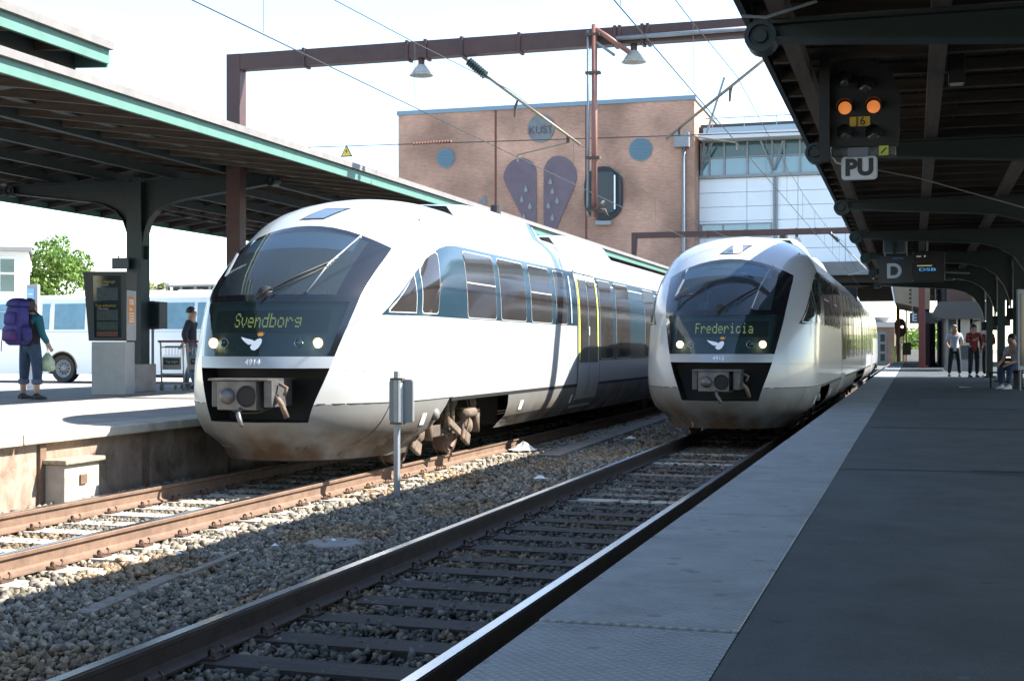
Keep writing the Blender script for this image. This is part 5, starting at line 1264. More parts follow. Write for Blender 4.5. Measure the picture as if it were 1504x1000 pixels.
MB().tube([(wx + p, -.02, q) for p, q in arch], .022, 6).build('arch_rim', mat('arch_trim', (.3, .18, .08), .6), bus)
MB().box(wx - wr, wx + wr, .1, 2.4, .3, 1.07).build('wheel_well', under, bus)
def bwheel(x):
    M_ = T(x, .06, .49) @ RX(PI / 2)
    ty = MB().lathe([(.30, .02), (.33, .05), (.46, .05), (.49, .0), (.49, -.25), (.2, -.25)], 32, M_).build('tyre', rubber, bus, smooth=True, angle=.7)
    MB().lathe([(.0, .0), (.1, .02), (.12, -.02), (.25, -.03), (.29, .03), (.31, .03)], 28, M_).build('rim', mat('rim_grey', (.22, .22, .22), .5, metal=.5), ty, smooth=True)
    for k in range(10): a = 2 * PI * k / 10; MB().lathe([(.0, .02), (.025, .015), (.03, 0)], 8, T(x + .18 * math.cos(a), .075, .49 + .18 * math.sin(a)) @ RX(PI / 2)).build('wheel_nut', under, ty)
bwheel(wx); 
us = [(-60, -30), (-26, 13), (19, 56), (61, 72), (79, 124), (129, 178), (184, 236), (242, 284), (289, 330)]
for ua, ub in us:
    x0_, x1_ = BU(ua, 470).x, BU(ub, 470).x; za, zc = BU(100, 484).z, BU(100, 446).z
    fy_ = lambda z: -.02 + .08 * (z - 1.55) / 1.0 - .008
    mb = MB(); mb.add([(x0_, fy_(za), za), (x1_, fy_(za), za), (x1_, fy_(zc), zc), (x0_, fy_(zc), zc)], [(0, 1, 2, 3)]); w_ = mb.build('window', bwin, bus)
    MB().add([(x0_, fy_(za) - .004, za + .62), (x1_, fy_(za) - .004, za + .62), (x1_, fy_(za) + .0, za + .645), (x0_, fy_(za) + .0, za + .645)], [(0, 1, 2, 3)]).build('window_bar', frame_m, w_) if ub < 60 else None
MB().box(L0, L1, -.026, -.021, BU(100, 487).z - .02, BU(100, 487).z).build('trim_line', frame_m, bus)
for ua, ub in ((96, 120), (248, 286), (200, 226)): MB().box(BU(ua, 430).x, BU(ub, 430).x, .5, 1.9, zt_ + .003, zt_ + .14).build('roof_hatch', bwhite, bus, bevel=.05)
MB().box(wx + wr + .6, L1 - .3, .05, 2.3, .2, .3).build('chassis', under, bus)

# bus stop totem with blue screen
q = onZ(52, 566, ZROAD)
to = thing('stop_totem', 'slim grey bus stop totem with a blue screen behind the traveller', 'totem', (onY(49, 480, 33.0).x, 33.0, ZROAD))
hz = onY(49, 418, 33.0).z - ZROAD
MB().box(-.19, .19, -.06, .06, 0, hz).build('post', mat('totem_grey', (.35, .36, .37), .5), to, bevel=.01)
MB().box(-.17, .08, -.075, -.062, hz - .75, hz - .12).build('screen', mat('totem_blue_screen', (.08, .2, .36), .3, emit=(.10, .24, .42), estr=.35), to)
for k in range(3): MB().box(-.12, .04, -.08, -.0755, hz - .3 - k * .16, hz - .26 - k * .16).build('screen_line', white_m, to)

# pale building at the left edge
wy = 62.0
W3 = lambda u, v: onY(u, v, wy)
wb = thing('pale_building', 'cream rendered building with large windows at the far left edge', 'building', (W3(42, 400).x, wy, ZROAD), .62); WB = Vector(wb.location)
cream = mat('cream_render', (.74, .70, .62), .8, var=.06, scale=.6)
xr_ = 0.0; zt2 = W3(20, 367).z - ZROAD
MB().box(-14, xr_, 0, 8, 0, zt2 - .12).build('wall', cream, wb)
MB().box(-14, xr_ + .15, -.2, 8.2, zt2 - .118, zt2 + .12).build('roof', mat('roof_grey_edge', (.2, .2, .2), .7), wb)
for ua, ub in ((-60, -30), (-25, -2), (2, 22)):
    xa_, xb_ = (ua - 42) * .036, (ub - 42) * .036; za, zc = W3(0, 429).z - ZROAD, W3(0, 382).z - ZROAD
    f = MB().box(xa_ - .12, xb_ + .12, -.06, -.002, za - .12, zc + .12).build('window', mat('window_white', (.8, .8, .78), .5), wb)
    zm = (za + zc) / 2 + .1
    for z0_, z1_ in ((za, zm - .06), (zm + .06, zc)): MB().box(xa_, xb_, -.085, -.062, z0_, z1_).build('pane', mat('window_teal_dark', (.05, .10, .10), .06, coat=.5, var=.5, scale=.5), f)
# far roof with posts behind the bus
ry = 70.0; ra, rb = onY(243, 427, ry), onY(306, 427, ry)
rf_ = thing('roof_terrace', 'distant grey roof parapet with dark bays behind the bus, left of the train', 'building', (ra.x, ry, ZROAD))
MB().box(0, rb.x - ra.x + 5, 0, 8, 0, onY(270, 432, ry).z - ZROAD).build('wall', cream, rf_)
MB().box(0, rb.x - ra.x + 5, -.1, 8, onY(270, 421, ry).z - ZROAD, onY(270, 418, ry).z - ZROAD).build('roof', mat('terrace_roof', (.3, .3, .29), .7), rf_)
n_ = 9
for k in range(n_): x = (rb.x - ra.x + 4.8) * k / (n_ - 1); MB().box(x, x + .18, 0, .2, onY(270, 432, ry).z - ZROAD + .002, onY(270, 421, ry).z - ZROAD - .002).build('bay_post', gal, rf_)
MB().box(0.2, rb.x - ra.x + 4.8, .5, .6, onY(270, 432, ry).z - ZROAD + .002, onY(270, 421, ry).z - ZROAD - .002).build('bay_panel', mat('bay_dark', (.08, .1, .1), .5), rf_)

# trees
def tree(label, x, y, z0, H_, rx, rz_, n, cols, name='broadleaf_tree', group=None, leaf=.16):
    t = thing(name, label, 'tree', (x, y, z0), 0, group)
    tr_ = MB(); bark = mat('bark', (.10, .075, .05), .9, var=.4, scale=8)
    tr_.tube([(0, 0, 0), (.05, .02, H_ * .3), (0, 0, H_ * .6)], [.05 * H_ * .5, .035 * H_ * .5, .02 * H_ * .5], 8); tk = tr_.build('trunk', bark, t, smooth=True)
    cz_ = H_ - rz_; clumps = []
    for k in range(26):
        v = RNG.normal(size=3); v /= np.linalg.norm(v); r = RNG.uniform(.35, .95); clumps.append(((v[0] * rx * r, v[1] * rx * r, cz_ + v[2] * rz_ * r), RNG.uniform(.22, .42) * rx))
    for c, r in clumps[:8]: MB().tube([(0, 0, H_ * .35), (c[0] * .5, c[1] * .5, (H_ * .4 + c[2]) / 2), c], [.05, .035, .012], 5).build('limb', bark, tk)
    per = n // len(clumps); Cn = []
    for c, r in clumps:
        v = RNG.normal(size=(per, 3)); v /= np.linalg.norm(v, axis=1)[:, None]; Cn.append(np.array(c) + v * (r * RNG.uniform(.3, 1.1, (per, 1)) ** .5))
    Cn = np.concatenate(Cn); m_ = len(Cn); a = RNG.normal(size=(m_, 3)); a /= np.linalg.norm(a, axis=1)[:, None]; b = np.cross(a, RNG.normal(size=(m_, 3))); b /= np.linalg.norm(b, axis=1)[:, None]
    s_ = RNG.uniform(.5, 1.1, (m_, 1)) * leaf
    V = np.stack([Cn - a * s_, Cn + b * s_ * .55, Cn + a * s_, Cn - b * s_ * .55], 1).reshape(-1, 3)
    me = bpy.data.meshes.new('crown'); me.from_pydata(V.tolist(), [], (np.arange(m_ * 4).reshape(-1, 4)).tolist()); me.update()
    cc = np.array(cols)[RNG.integers(0, len(cols), m_)] * RNG.uniform(.7, 1.25, (m_, 1)); ca = np.ones((m_, 4, 4)); ca[:, :, :3] = cc[:, None, :]
    at = me.color_attributes.new('leaf', 'FLOAT_COLOR', 'POINT'); at.data.foreach_set('color', ca.reshape(-1).astype(np.float32))
    if 'leaf' not in MATS:
        m = mat('leaf', (.1, .2, .05), .6); nn_ = m.node_tree.nodes; v_ = nn_.new('ShaderNodeVertexColor'); v_.layer_name = 'leaf'; l_ = m.node_tree.links
        l_.new(v_.outputs['Color'], nn_['Principled BSDF'].inputs['Base Color'])
        tl = nn_.new('ShaderNodeBsdfTranslucent'); l_.new(v_.outputs['Color'], tl.inputs['Color']); mx = nn_.new('ShaderNodeMixShader'); mx.inputs['Fac'].default_value = .35
        l_.new(nn_['Principled BSDF'].outputs[0], mx.inputs[1]); l_.new(tl.outputs[0], mx.inputs[2]); l_.new(mx.outputs[0], nn_['Material Output'].inputs['Surface'])
    me.materials.append(MATS['leaf']); o = bpy.data.objects.new('crown', me); COL.objects.link(o); o.parent = t; return t
GR = [(.10, .19, .03), (.14, .24, .045), (.19, .28, .06), (.07, .14, .02)]
q = onY(92, 400, 66.0); tree('bright green leafy tree rising behind the white bus at the left', q.x, 66.0, ZROAD, onY(92, 352, 66.0).z - ZROAD, 2.25, 2.7, 8000, GR, leaf=.15)
q = onY(52, 400, 72.0); tree('smaller light green tree between the cream building and the bigger tree', q.x, 72.0, ZROAD, onY(52, 372, 72.0).z - ZROAD, 1.3, 1.7, 3000, GR, leaf=.15)
q = onY(232, 425, 78.0); tree('pale sunlit tree top seen just right of the green column', q.x, 78.0, ZROAD, onY(232, 408, 78.0).z - ZROAD, 1.0, 1.3, 1800, [(.24, .26, .09), (.30, .30, .12)], leaf=.15)  # overexposed sunlight is put into these paler leaf colours
q = onY(222, 425, 60.0); tree('thin pale shrub beside the monitor post behind the bus', q.x, 60.0, ZROAD, onY(222, 418, 60.0).z - ZROAD, .7, 1.3, 1000, [(.24, .26, .09), (.2, .24, .08)], leaf=.12)
# ================================================================== things on the right platform
sig_b = mat('signal_black', (.010, .010, .011), .6, var=.3, scale=5)
lens_off = mat('signal_lens_dark', (.05, .055, .055), .15, coat=.5)
lens_on = mat('signal_lens_amber', (.6, .25, .08), .3, emit=(1.0, .30, .07), estr=.15)
SY = 12.3
S3 = lambda u, v: onY(u, v, SY)
o0 = S3(1262, 170)
sg = thing('colour_light_signal', 'black hanging signal head with two lit amber lamps and plate J6', 'signal', o0)
SL = lambda u, v: S3(u, v) - o0
outl = [(1219, 120), (1224, 100), (1236, 90), (1262, 86), (1288, 90), (1306, 102), (1318, 122), (1322, 142), (1322, 190), (1318, 215), (1219, 215)]
MB().prism([(SL(u, v).x, SL(u, v).z) for u, v in outl][::-1], lambda p, q, h: (p, h, q), 0, .05).build('backplate', sig_b, sg)
MB().box(SL(1222, 0).x, SL(1300, 0).x, .05, .32, SL(1262, 205).z, SL(1262, 105).z).build('housing', sig_b, sg)
for u, v, on in ((1240, 119, 0), (1271, 126, 0), (1241, 159, 1), (1283, 157, 1), (1241, 197, 0), (1283, 197, 0)):
    c = SL(u, v); M_ = T(c.x, -.002, c.z) @ RX(PI / 2); r = .058
    hd = MB(); n = 20; rows = [[], []]
    for k in range(15):
        a = PI * (-.12 + 1.24 * k / 14); rows[0].append((c.x + r * 1.25 * math.cos(a), 0, c.z + r * 1.25 * math.sin(a))); rows[1].append((c.x + r * 1.2 * math.cos(a), -.12, c.z + r * 1.2 * math.sin(a)))
    hd.grid(rows); ho = hd.build('lamp_hood', sig_b, sg, smooth=True)
    MB().lathe([(.0, .022), (r * .6, .016), (r, .0)], 20, M_).build('amber_lens' if on else 'lens', lens_on if on else lens_off, ho, smooth=True)
pj = MB().box(SL(1248, 0).x, SL(1278, 0).x, -.012, -.003, SL(1262, 186).z, SL(1262, 172).z).build('number_plate', mat('plate_amber', (.55, .33, .02), .5), sg)
text('plate_text', 'J6', .10, mat('sign_black', (.02, .02, .02), .5), pj, Vector((SL(1264, 0).x, -.015, SL(1262, 179).z)), bold=.001, spacing=1.2)
bz = MB().box(SL(1220, 0).x, SL(1316, 0).x, -.006, .12, SL(1262, 230).z, SL(1262, 216).z).build('lower_box', mat('chipped_black_paint', (.012, .012, .013), .6, var=.9, scale=9, col2=(.12, .13, .13)), sg, bevel=.02)
MB().box(SL(1245, 0).x, SL(1275, 0).x, -.010, -.0065, SL(1262, 231).z, SL(1262, 217).z).build('grey_label', mat('label_grey', (.13, .15, .17), .6), bz)
yl = MB().box(SL(1291, 0).x, SL(1305, 0).x, -.012, -.007, SL(1262, 230).z, SL(1262, 216).z).build('yellow_label', mat('label_lime', (.42, .48, .06), .5), bz)
MB().bar((SL(1294, 0).x, -.0135, SL(1262, 227).z), (SL(1302, 0).x, -.0135, SL(1262, 219).z), .001, .012, up=(0, 0, 1)).build('slash', mat('sign_black', (.02, .02, .02), .5), yl)
hp = MB(); x = SL(1262, 0).x
for dx in (-.05, .05): hp.box(x + dx - .018, x + dx + .018, .06, .1, SL(1262, 88).z, 4.10 - o0.z)
hp.box(x - .14, x + .14, .055, .11, SL(1262, 92).z, SL(1262, 60).z); hp.build('hanger', sig_b, sg)
MB().box(x - .07, x - .05, .045, .052, SL(1262, 77).z, SL(1262, 55).z).build('white_mark', white_m, sg)
# PU sign
c = S3(1262, 247)
pu = thing('pu_sign', 'grey rounded sign reading PU below the hanging signal', 'sign', c)
def rrect(w_, h_, r, n=6):
    out = []
    for cx_, cz_, a0 in ((w_ - r, h_ - r, 0), (-w_ + r, h_ - r, 90), (-w_ + r, -h_ + r, 180), (w_ - r, -h_ + r, 270)):
        for k in range(n): a = math.radians(a0 + 90 * k / (n - 1)); out.append((cx_ + r * math.cos(a), cz_ + r * math.sin(a)))
    return out
MB().prism(rrect(.157, .105, .035)[::-1], lambda p, q, h: (p, h, q), 0, .025).build('rim', mat('sign_rim_grey', (.42, .44, .45), .5), pu)
MB().prism(rrect(.146, .094, .03)[::-1], lambda p, q, h: (p, h, q), -.004, -.001).build('face', mat('sign_face_grey', (.5, .54, .56), .5), pu)
text('sign_text', 'PU', .20, MATS['sign_black'], pu, (0, -.007, 0), bold=.010, spacing=1.05)
MB().box(-.03, .03, .026, .06, .0, .2).build('bracket', sig_b, pu)
MB().tube([(-.14, .02, .04), (-.2, .02, .06), (-.24, .02, .12), (-.25, .02, .2)], .01, 6).build('cable', frame_m, pu)
# vertical hanger beam left of the signal
a = S3(1212, 52); b = S3(1212, 240)
hb = MB(); hb.box(a.x - .045, a.x + .045, SY - .12, SY - .10, b.z, 4.1); hb.box(a.x - .045, a.x + .045, SY - .03, SY - .01, b.z, 4.1); hb.box(a.x - .008, a.x + .008, SY - .1, SY - .03, b.z, 4.1)
tag(hb.build('hanger_beam', sig_b), 'dark vertical steel hanger beam just left of the signal head', 'beam')
# canopy lamps
for u, v, Y in ((1405, 120, 12.5), (1368, 295, 24.0)):
    c = onY(u, v, Y); o = thing('canopy_lamp', 'small square ceiling lamp under the right canopy, ' + ('the nearer beside the signal' if Y < 20 else 'the farther one'), 'lamp', c, 0, 'canopy ceiling lamps')
    MB().box(-.07, .07, -.07, .07, -.02, 4.16 - .008 * (Y - 10) - c.z).build('housing', sig_b, o, bevel=.006); MB().box(-.055, .055, -.055, .055, -.03, -.021).build('diffuser', mat('lamp_diffuser', (.4, .4, .38), .5), o)
# tie rod and cables under the roof
tag(MB().tube([onY(1090, 24, 9.6), onY(1125, 26, 9.6), onY(1200, 2, 9.6)], .012, 6).build('tie_rod', gal), 'thin pale tie rod near the canopy edge above the first bracket', 'tie rod')
tag(MB().tube([onY(1275, 247, 19.0), onY(1350, 262, 19.0), onY(1504, 305, 19.0), onY(1560, 320, 19)], .010, 6).build('roof_cable', mat('cable_grey', (.2, .2, .19), .6)), 'thin grey cable slung under the right canopy', 'cable')
# D sign, plate behind it and platform display
DY = 30.0
D3 = lambda u, v: onY(u, v, DY)
c = D3(1316, 393)
ds = thing('platform_sign', 'dark hanging sign with a big white letter D beside the black display', 'sign', c)
DL = lambda u, v: D3(u, v) - c
MB().box(DL(1291, 0).x, DL(1340, 0).x, 0, .06, DL(1316, 415).z, DL(1316, 376).z).build('panel', mat('sign_dark_blue', (.012, .018, .03), .3), ds)
text('sign_letter', 'D', .44, mat('sign_pale', (.5, .56, .62), .5), ds, Vector((DL(1313, 0).x, -.006, DL(1316, 399).z)), bold=.014)
MB().box(DL(1311, 0).x, DL(1327, 0).x, -.006, -.002, DL(1316, 381).z, DL(1316, 378).z).build('direction_line', mat('sign_blue_line', (.05, .12, .25), .5), ds)
for x in (DL(1300, 0).x, DL(1332, 0).x): MB().tube([(x, .03, DL(1316, 376).z), (x, .03, 4.0 - c.z)], .015, 6).build('hanger', gal, ds)
c2 = D3(1314, 360); bp2 = thing('back_plate_sign', 'back of a grey square sign hanging above the letter D sign', 'sign', c2 + Vector((0, -.4, 0)))
MB().prism(rrect(.235, .21, .03)[::-1], lambda p, q, h: (p, h, q), 0, .02).build('rim', gal, bp2); MB().prism(rrect(.215, .19, .03)[::-1], lambda p, q, h: (p, h, q), -.004, -.001).build('plate', mat('plate_grey_dark', (.05, .07, .085), .6), bp2)
MB().box(-.03, .03, -.05, -.006, -.24, 4.0 - c2.z).build('post', green_d, bp2)
c3_ = D3(1364, 391); dp = thing('departure_display', 'black hanging departure display with dim blue text under the right canopy', 'display', c3_)
PL_ = lambda u, v: D3(u, v) - c3_
MB().box(PL_(1341, 0).x, PL_(1388, 0).x, 0, .25, PL_(1364, 413).z, PL_(1364, 369).z).build('housing', mat('display_black', (.006, .007, .008), .4), dp, bevel=.01)
for (ua, ub, va, vb, col, e) in ((1346, 1353, 375.5, 377.5, (.3, .3, .3), .12), (1357, 1359.5, 375, 377.5, (.35, .35, .35), .15), (1347, 1369, 389.5, 391, (.5, .45, .25), .12)):
    MB().box(PL_(ua, 0).x, PL_(ub, 0).x, -.006, -.001, PL_(1364, vb).z, PL_(1364, va).z).build('text_line', mat('display_text_%d' % int(ua * 10), col, .5, emit=col, estr=e), dp)
bt_ = mat('display_blue', (.03, .12, .25), .5, emit=(.05, .22, .45), estr=.4)
text('blue_text', 'DSB', .085, bt_, dp, Vector((PL_(1362, 0).x, -.004, PL_(1364, 396).z)), sx=2.4)
for u in (1362, ): MB().tube([(PL_(u, 0).x, .12, PL_(1364, 369).z), (PL_(u, 0).x, .12, 4.0 - c3_.z)], .022, 8).build('hanger', gal, dp)
MB().tube([(PL_(1388, 0).x, .1, PL_(1364, 400).z), (PL_(1425, 0).x, .1, PL_(1364, 402).z)], .02, 6).build('arm', gal, dp)
# E sign further away
EY = 68.0
E3 = lambda u, v: onY(u, v, EY)
ce = E3(1357, 467); es = thing('platform_sign', 'dark hanging sign with a white letter E far along the platform', 'sign', ce)
MB().box(E3(1336, 0).x - ce.x, E3(1378, 0).x - ce.x, 0, .08, -.27, .27).build('panel', MATS['sign_dark_blue'], es)
text('sign_letter', 'E', .48, mat('sign_pale', (.5, .56, .62), .5), es, Vector((E3(1343, 0).x - ce.x, -.006, 0)), bold=.012)
for u in (1340, 1374): MB().tube([(E3(u, 0).x - ce.x, .04, .27), (E3(u, 0).x - ce.x, .04, 2.6)], .02, 6).build('hanger', gal, es)
# red steel posts
redp = mat('red_post', (.12, .026, .02), .55, var=.2, scale=3)
for u, Y, wd, top, lab in ((1354, 66.0, .30, 415, 'thick red steel post with a base plate in front of the letter E sign'), (1319, 100.0, .24, 446, 'red post beside the far signal'), (1367, 74.0, .22, 472, 'slim red post at the left side of the glass shelter'), (1371, 78.0, .2, 470, 'slimmer dark red post next to the shelter')):
    q = onY(u, 500, Y); zt_ = onY(u, top, Y).z - ZP
    o = thing('steel_post', lab, 'post', (q.x, Y, ZP if Y < 95 else -.3), 0, 'red steel posts'); zt_ += (ZP + .3 if Y >= 95 else 0)
    MB().box(-wd / 2, wd / 2, -wd / 2, wd / 2, 0, zt_).build('shaft', redp, o, bevel=.01)
    MB().box(-wd * .9, wd * .9, -wd * .9, wd * .9, 0, .09).build('base_plate', redp, o)
# glazed waiting shelter
HY = 57.0
H3 = lambda u, v: onY(u, v, HY)
h0, h1 = H3(1391, 500), H3(1442, 500)
sh = thing('waiting_shelter', 'glazed platform waiting shelter with a sloping grey roof behind the standing people', 'shelter', (h0.x, HY, ZP)); wsh = h1.x - h0.x; zt_ = H3(1415, 452).z - ZP; zt3 = H3(1415, 443).z - ZP; ov = H3(1371, 0).x - h0.x
sg_ = glass('shelter_glass', (.72, .78, .77), .02, .2, (.12, .14, .14))
fr_m = mat('shelter_frame', (.16, .155, .14), .5, metal=.3); 
mb = MB(); rf1 = [(ov, zt_ - .25), (ov * .5, zt_ - .44), (.0, zt_ - .45), (wsh + .4, zt_ - .45), (wsh + .4, zt3), (ov * .6, zt3), (ov, zt_ - .12)]; mb.prism(rf1, lambda p, q, h: (p, h, q), -.4, 4.5); mb.build('roof', mat('shelter_roof', (.05, .047, .042), .7), sh)
for x in (0, wsh * .35, wsh * .7, wsh): MB().box(x - .05, x + .05, -.05, .05, 0, zt_ - .46).build('frame_post', fr_m, sh)
for y in (1.2, 2.4, 3.6): MB().box(-.05, .05, y - .05, y + .05, 0, zt_ - .46).build('frame_post', fr_m, sh)
for k in range(3): MB().box(wsh * .35 * k + .055, wsh * .35 * (k + 1) - .055 if k < 2 else wsh - .055, -.012, .012, .5, zt_ - .5).build('front_pane', sg_, sh)
for k in range(3): MB().box(-.012, .012, 1.2 * k + .055, 1.2 * (k + 1) - .055, .15, zt_ - .5).build('side_pane', sg_, sh)
MB().box(0.06, wsh - .06, -.03, .03, .0, .45).build('kick_panel', mat('shelter_kick', (.16, .16, .15), .6), sh)
MB().box(.35, 1.0, -.05, -.02, 1.05, 2.15).build('notice', mat('notice_paper', (.3, .28, .22), .7), sh)
MB().box(wsh - .4, wsh - .05, -.05, -.02, 2.1, 2.6).build('notice', mat('notice_white', (.6, .6, .6), .7), sh)
MB().box(0, wsh, 4.3, 4.4, 0, zt_ - .46).build('back_wall', mat('shelter_back', (.10, .11, .11), .6), sh)
# brick pier behind shelter and dark wall carrying the stairs
a, b = onY(1392, 418, 62.0), onY(1423, 418, 62.0)
tag(MB().box(a.x, b.x, 62, 63.2, ZP, 7).build('brick_pier', brick_mat('dark_brick', (.085, .04, .032), (.11, .055, .04), (.10, .08, .07))), 'broad dark brick pier rising behind the waiting shelter', 'pier')
a = onY(1378, 500, 80.0); MB().box(a.x, a.x + .5, 66.5, 84, ZP, 6).build('side_wall', under, st).location = Vector((0, 0, 0)) - Vector(st.location)
# vitrine at the right edge
q = onZ(1497, 566, ZP)
vt = thing('timetable_vitrine', 'glazed timetable board on posts cut by the right edge of the picture', 'notice board', (onX(1497, 500, 2.25).x + .12, 31.5, ZP), .25)
MB().box(-.16, 1.0, -.05, .05, .45, 2.25).build('case', mat('vitrine_frame', (.22, .24, .26), .4, metal=.5), vt, bevel=.01)
MB().box(-.11, .95, -.06, -.052, .55, 2.15).build('glass', mat('vitrine_glass', (.035, .04, .045), .05, coat=.6, var=.6, scale=1.6), vt)
MB().box(.0, .2, -.066, -.0605, 1.4, 1.6).build('notice', mat('notice_brown', (.16, .10, .06), .6), vt)
for x in (-.1, .9): MB().tube([(x, 0, 0), (x, 0, .45)], .03, 8).build('leg', fr_m, vt)
# far signal
fs = onY(1322, 480, 110.0)
f = thing('far_signal', 'small black signal with two white lights on a post beyond the platform end', 'signal', (fs.x, 110.0, -.3))
zz = fs.z + .3
MB().tube([(0, .1, 0), (0, .1, zz)], .08, 8).build('post', gal, f)
MB().prism([(.42 * math.cos(a), .42 * math.sin(a) + (0.25 if math.sin(a) > 0 else -.4)) for a in np.linspace(0, 2 * PI, 20, endpoint=False)][::-1], lambda p, q, h: (p, h, zz + q), 0, .06).build('head', sig_b, f)
for dx in (-.14, .16): MB().lathe([(.0, .03), (.07, .02), (.09, 0)], 10, T(dx, -.005, zz) @ RX(PI / 2)).build('white_light', mat('white_lamp_lit', (1, 1, .9), .3, emit=(1, .95, .75), estr=4), f)
MB().box(-.25, .25, -.02, .0, zz - 1.35, zz - .95).build('plate', white_m, f)
for u, col, vt_, nm in ((1315, (.35, .5, .08), 508, 'short lime green'), (1327, (.5, .38, .03), 485, 'yellow'), (1331, (.2, .03, .025), 452, 'thin dark red')):
    q = onY(u, 500, 112.0); tag(MB().tube([(q.x, 112, -.3), (q.x, 112, onY(u, vt_, 112.0).z)], .1 if nm != 'thin dark red' else .06, 8).build('marker_post', mat('post_' + nm.replace(' ', '_'), col, .6)), nm + ' post near the far signal beyond the platform', 'post', 'posts near the far signal')
q = onY(1332, 512, 112.0); tag(MB().box(q.x - .32, q.x + .32, 111.8, 111.88, q.z - .5, q.z + .5).build('track_sign', mat('sign_black', (.02, .02, .02), .5)), 'small black square sign low beside the far signal posts', 'sign')
# distant green bush and trees, pale parapet
tree('green bush seen under the letter E sign far down the line', onY(1341, 505, 190.0).x, 190, -.3, 4.2, 3.2, 2.2, 2600, GR, leaf=.3)
tree('darker tree behind the lineside hut in the far distance', onY(1296, 505, 260.0).x, 260, -.3, 4.6, 6, 2.3, 2400, GR, leaf=.5)
tree('broad far tree beyond the platform end by the shelter', onY(1364, 505, 230.0).x, 230, -.3, 5.5, 5, 3, 2400, GR, leaf=.45)
a, b = onY(1326, 515, 170.0), onY(1352, 523, 170.0)
tag(MB().box(a.x - 1, b.x + 4, 170, 170.4, -.3, 1.3).build('yard_wall', conc), 'low grey concrete wall in the distance under the green bush', 'wall')

# ================================================================== small things between the tracks
q = onZ(583, 733, -.2)
sp_ = thing('track_sign_post', 'grey steel post with the back of a rounded sign, standing between the two tracks', 'sign post', (q.x, q.y, -.28), -.17)
zt_ = onY(583, 545, q.y).z + .28
MB().box(-.028, .028, -.028, .028, 0, zt_).build('post', gal, sp_, bevel=.005)
zc = onY(583, 589, q.y).z + .28
MB().prism(rrect(.15, .235, .03), lambda p, q_, h: (p + .03, h, q_ + zc), .032, .045).build('plate', mat('sign_back_grey', (.15, .175, .185), .6, var=.12, scale=6), sp_)
MB().prism(rrect(.158, .243, .035), lambda p, q_, h: (p + .03, h, q_ + zc), .046, .052).build('plate_rim', mat('rim_pale', (.5, .52, .54), .5), sp_)
MB().box(.03, .062, -.02, .03, zc - .25, zc + .25).build('stiffener', mat('bright_zinc', (.7, .71, .72), .4, metal=.3), sp_)
for dz in (-.245, .245): MB().box(-.07, .09, -.035, .031, zc + dz - .012, zc + dz + .012).build('clip', bogie_d, sp_)
# cable trough lids, planks, manhole
def on_g(u, v): return onZ(u, v, -.185)
a, b = on_g(805, 672), on_g(1000, 606)
ct = thing('cable_trough', 'flat concrete cable trough running beside the Svendborg train', 'cable trough', (a.x, a.y, -.2)); d = b - a; n_ = int(d.length / 1.0)
for k in range(n_):
    f0, f1 = a + d * (k / n_) - a, a + d * ((k + .97) / n_) - a
    MB().bar((f0.x, f0.y, .02), (f1.x, f1.y, .02), .34, .07).build('lid', mat('trough_concrete', (.20, .17, .14), .9, var=.4, scale=5, bump=.3, bscale=40), ct)
a, b = on_g(120, 900), on_g(255, 846); b2 = on_g(345, 818)
pk = tag(MB().bar(a + Vector((0, 0, -.012)), b + Vector((0, 0, .0)), .12, .03).build('timber_plank', wood_pale), 'weathered grey timber plank lying half buried in the ballast, lower left', 'plank')
tag(MB().bar(b + Vector((.05, 0, -.002)), b2 + Vector((0, 0, .022)), .06, .02).build('wooden_batten', wood_pale), 'thin dark batten sticking up from the ballast beyond the plank', 'batten')
q = on_g(492, 797)
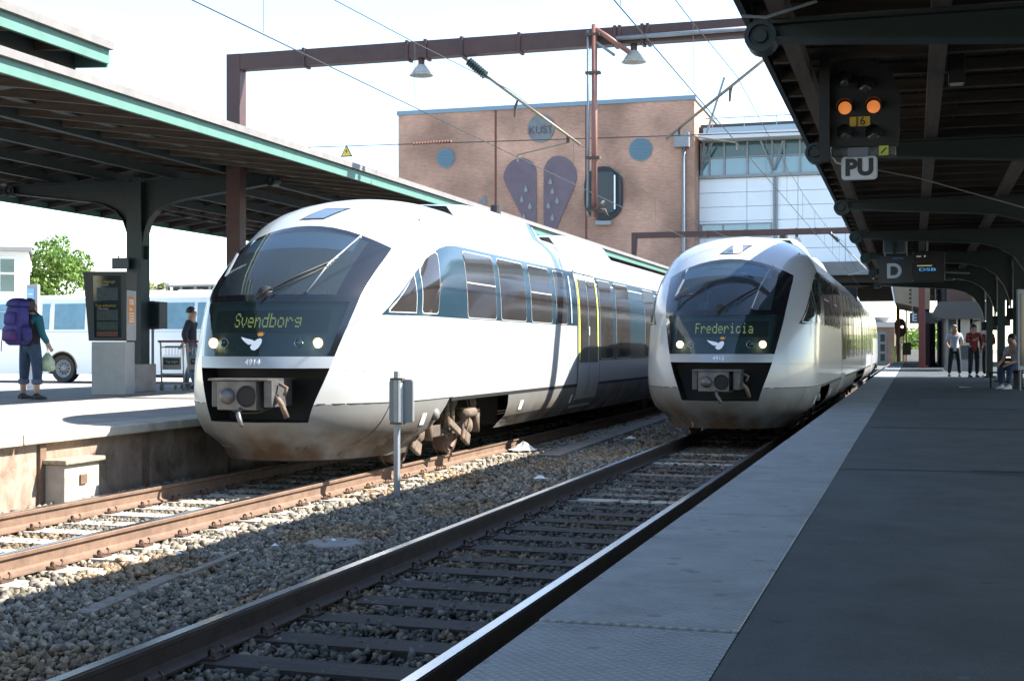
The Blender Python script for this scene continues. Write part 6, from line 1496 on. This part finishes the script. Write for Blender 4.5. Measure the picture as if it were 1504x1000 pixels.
mh = MB().lathe([(.0, .03), (.24, .03), (.26, .02), (.27, -.05)], 28, T(q.x, q.y, -.205)).build('drain_cover', mat('drain_concrete', (.26, .24, .21), .9, var=.3, scale=8, bump=.3)); tag(mh, 'round concrete drain cover set in the ballast between the tracks', 'drain cover')
def rag(name, label, p, s, m_, cat):
    mb = MB(); n = 6; P_ = [[(s * (i / n - .5) * random.uniform(.8, 1.2), s * .7 * (j / n - .5) * random.uniform(.8, 1.2), s * .35 * random.random() * math.sin(PI * i / n) * math.sin(PI * j / n) + .01) for j in range(n + 1)] for i in range(n + 1)]
    mb.grid(P_); o = mb.build(name, m_, loc=p); o.rotation_euler = (0, 0, random.uniform(0, 6)); s_ = o.modifiers.new('solid', 'SOLIDIFY'); s_.thickness = .004; tag(o, label, cat); return o
pap = mat('litter_white', (.7, .71, .72), .7); pab = mat('litter_blue', (.25, .38, .65), .6)
rag('plastic_sheet', 'crumpled white plastic sheet beside the rail near the bogie', on_g(768, 664) + Vector((0, 0, .03)), .42, pap, 'litter')
rag('paper_litter', 'small white paper scrap lying between the tracks', on_g(793, 708) + Vector((0, 0, .04)), .14, pap, 'litter')
rag('plastic_bag', 'small pale blue plastic bag below the left platform wall', on_g(182, 703) + Vector((0, 0, .04)), .13, pab, 'litter')
rag('paper_litter', 'pale crumpled paper at the foot of the left platform wall by the nose', on_g(234, 697) + Vector((0, 0, .04)), .22, pap, 'litter')
rag('paper_litter', 'white scrap in the shade on the near side of the trough', on_g(926, 648) + Vector((0, 0, .04)), .16, pap, 'litter')
for u, v in ((404, 808), (490, 800), (262, 820)): rag('paper_litter', 'tiny white scrap among the ballast stones between the tracks', on_g(u, v) + Vector((0, 0, .03)), .05, pap, 'litter')['group'] = 'tiny ballast litter'
q = onZ(1418, 569, ZP); tag(MB().add([(q.x - .15, q.y - .1, ZP + .006), (q.x + .15, q.y - .08, ZP + .008), (q.x + .14, q.y + .12, ZP + .006), (q.x - .13, q.y + .1, ZP + .02)], [(0, 1, 2, 3)]).build('paper_sheet', pap), 'white sheet of paper lying on the shaded platform near the people', 'paper')
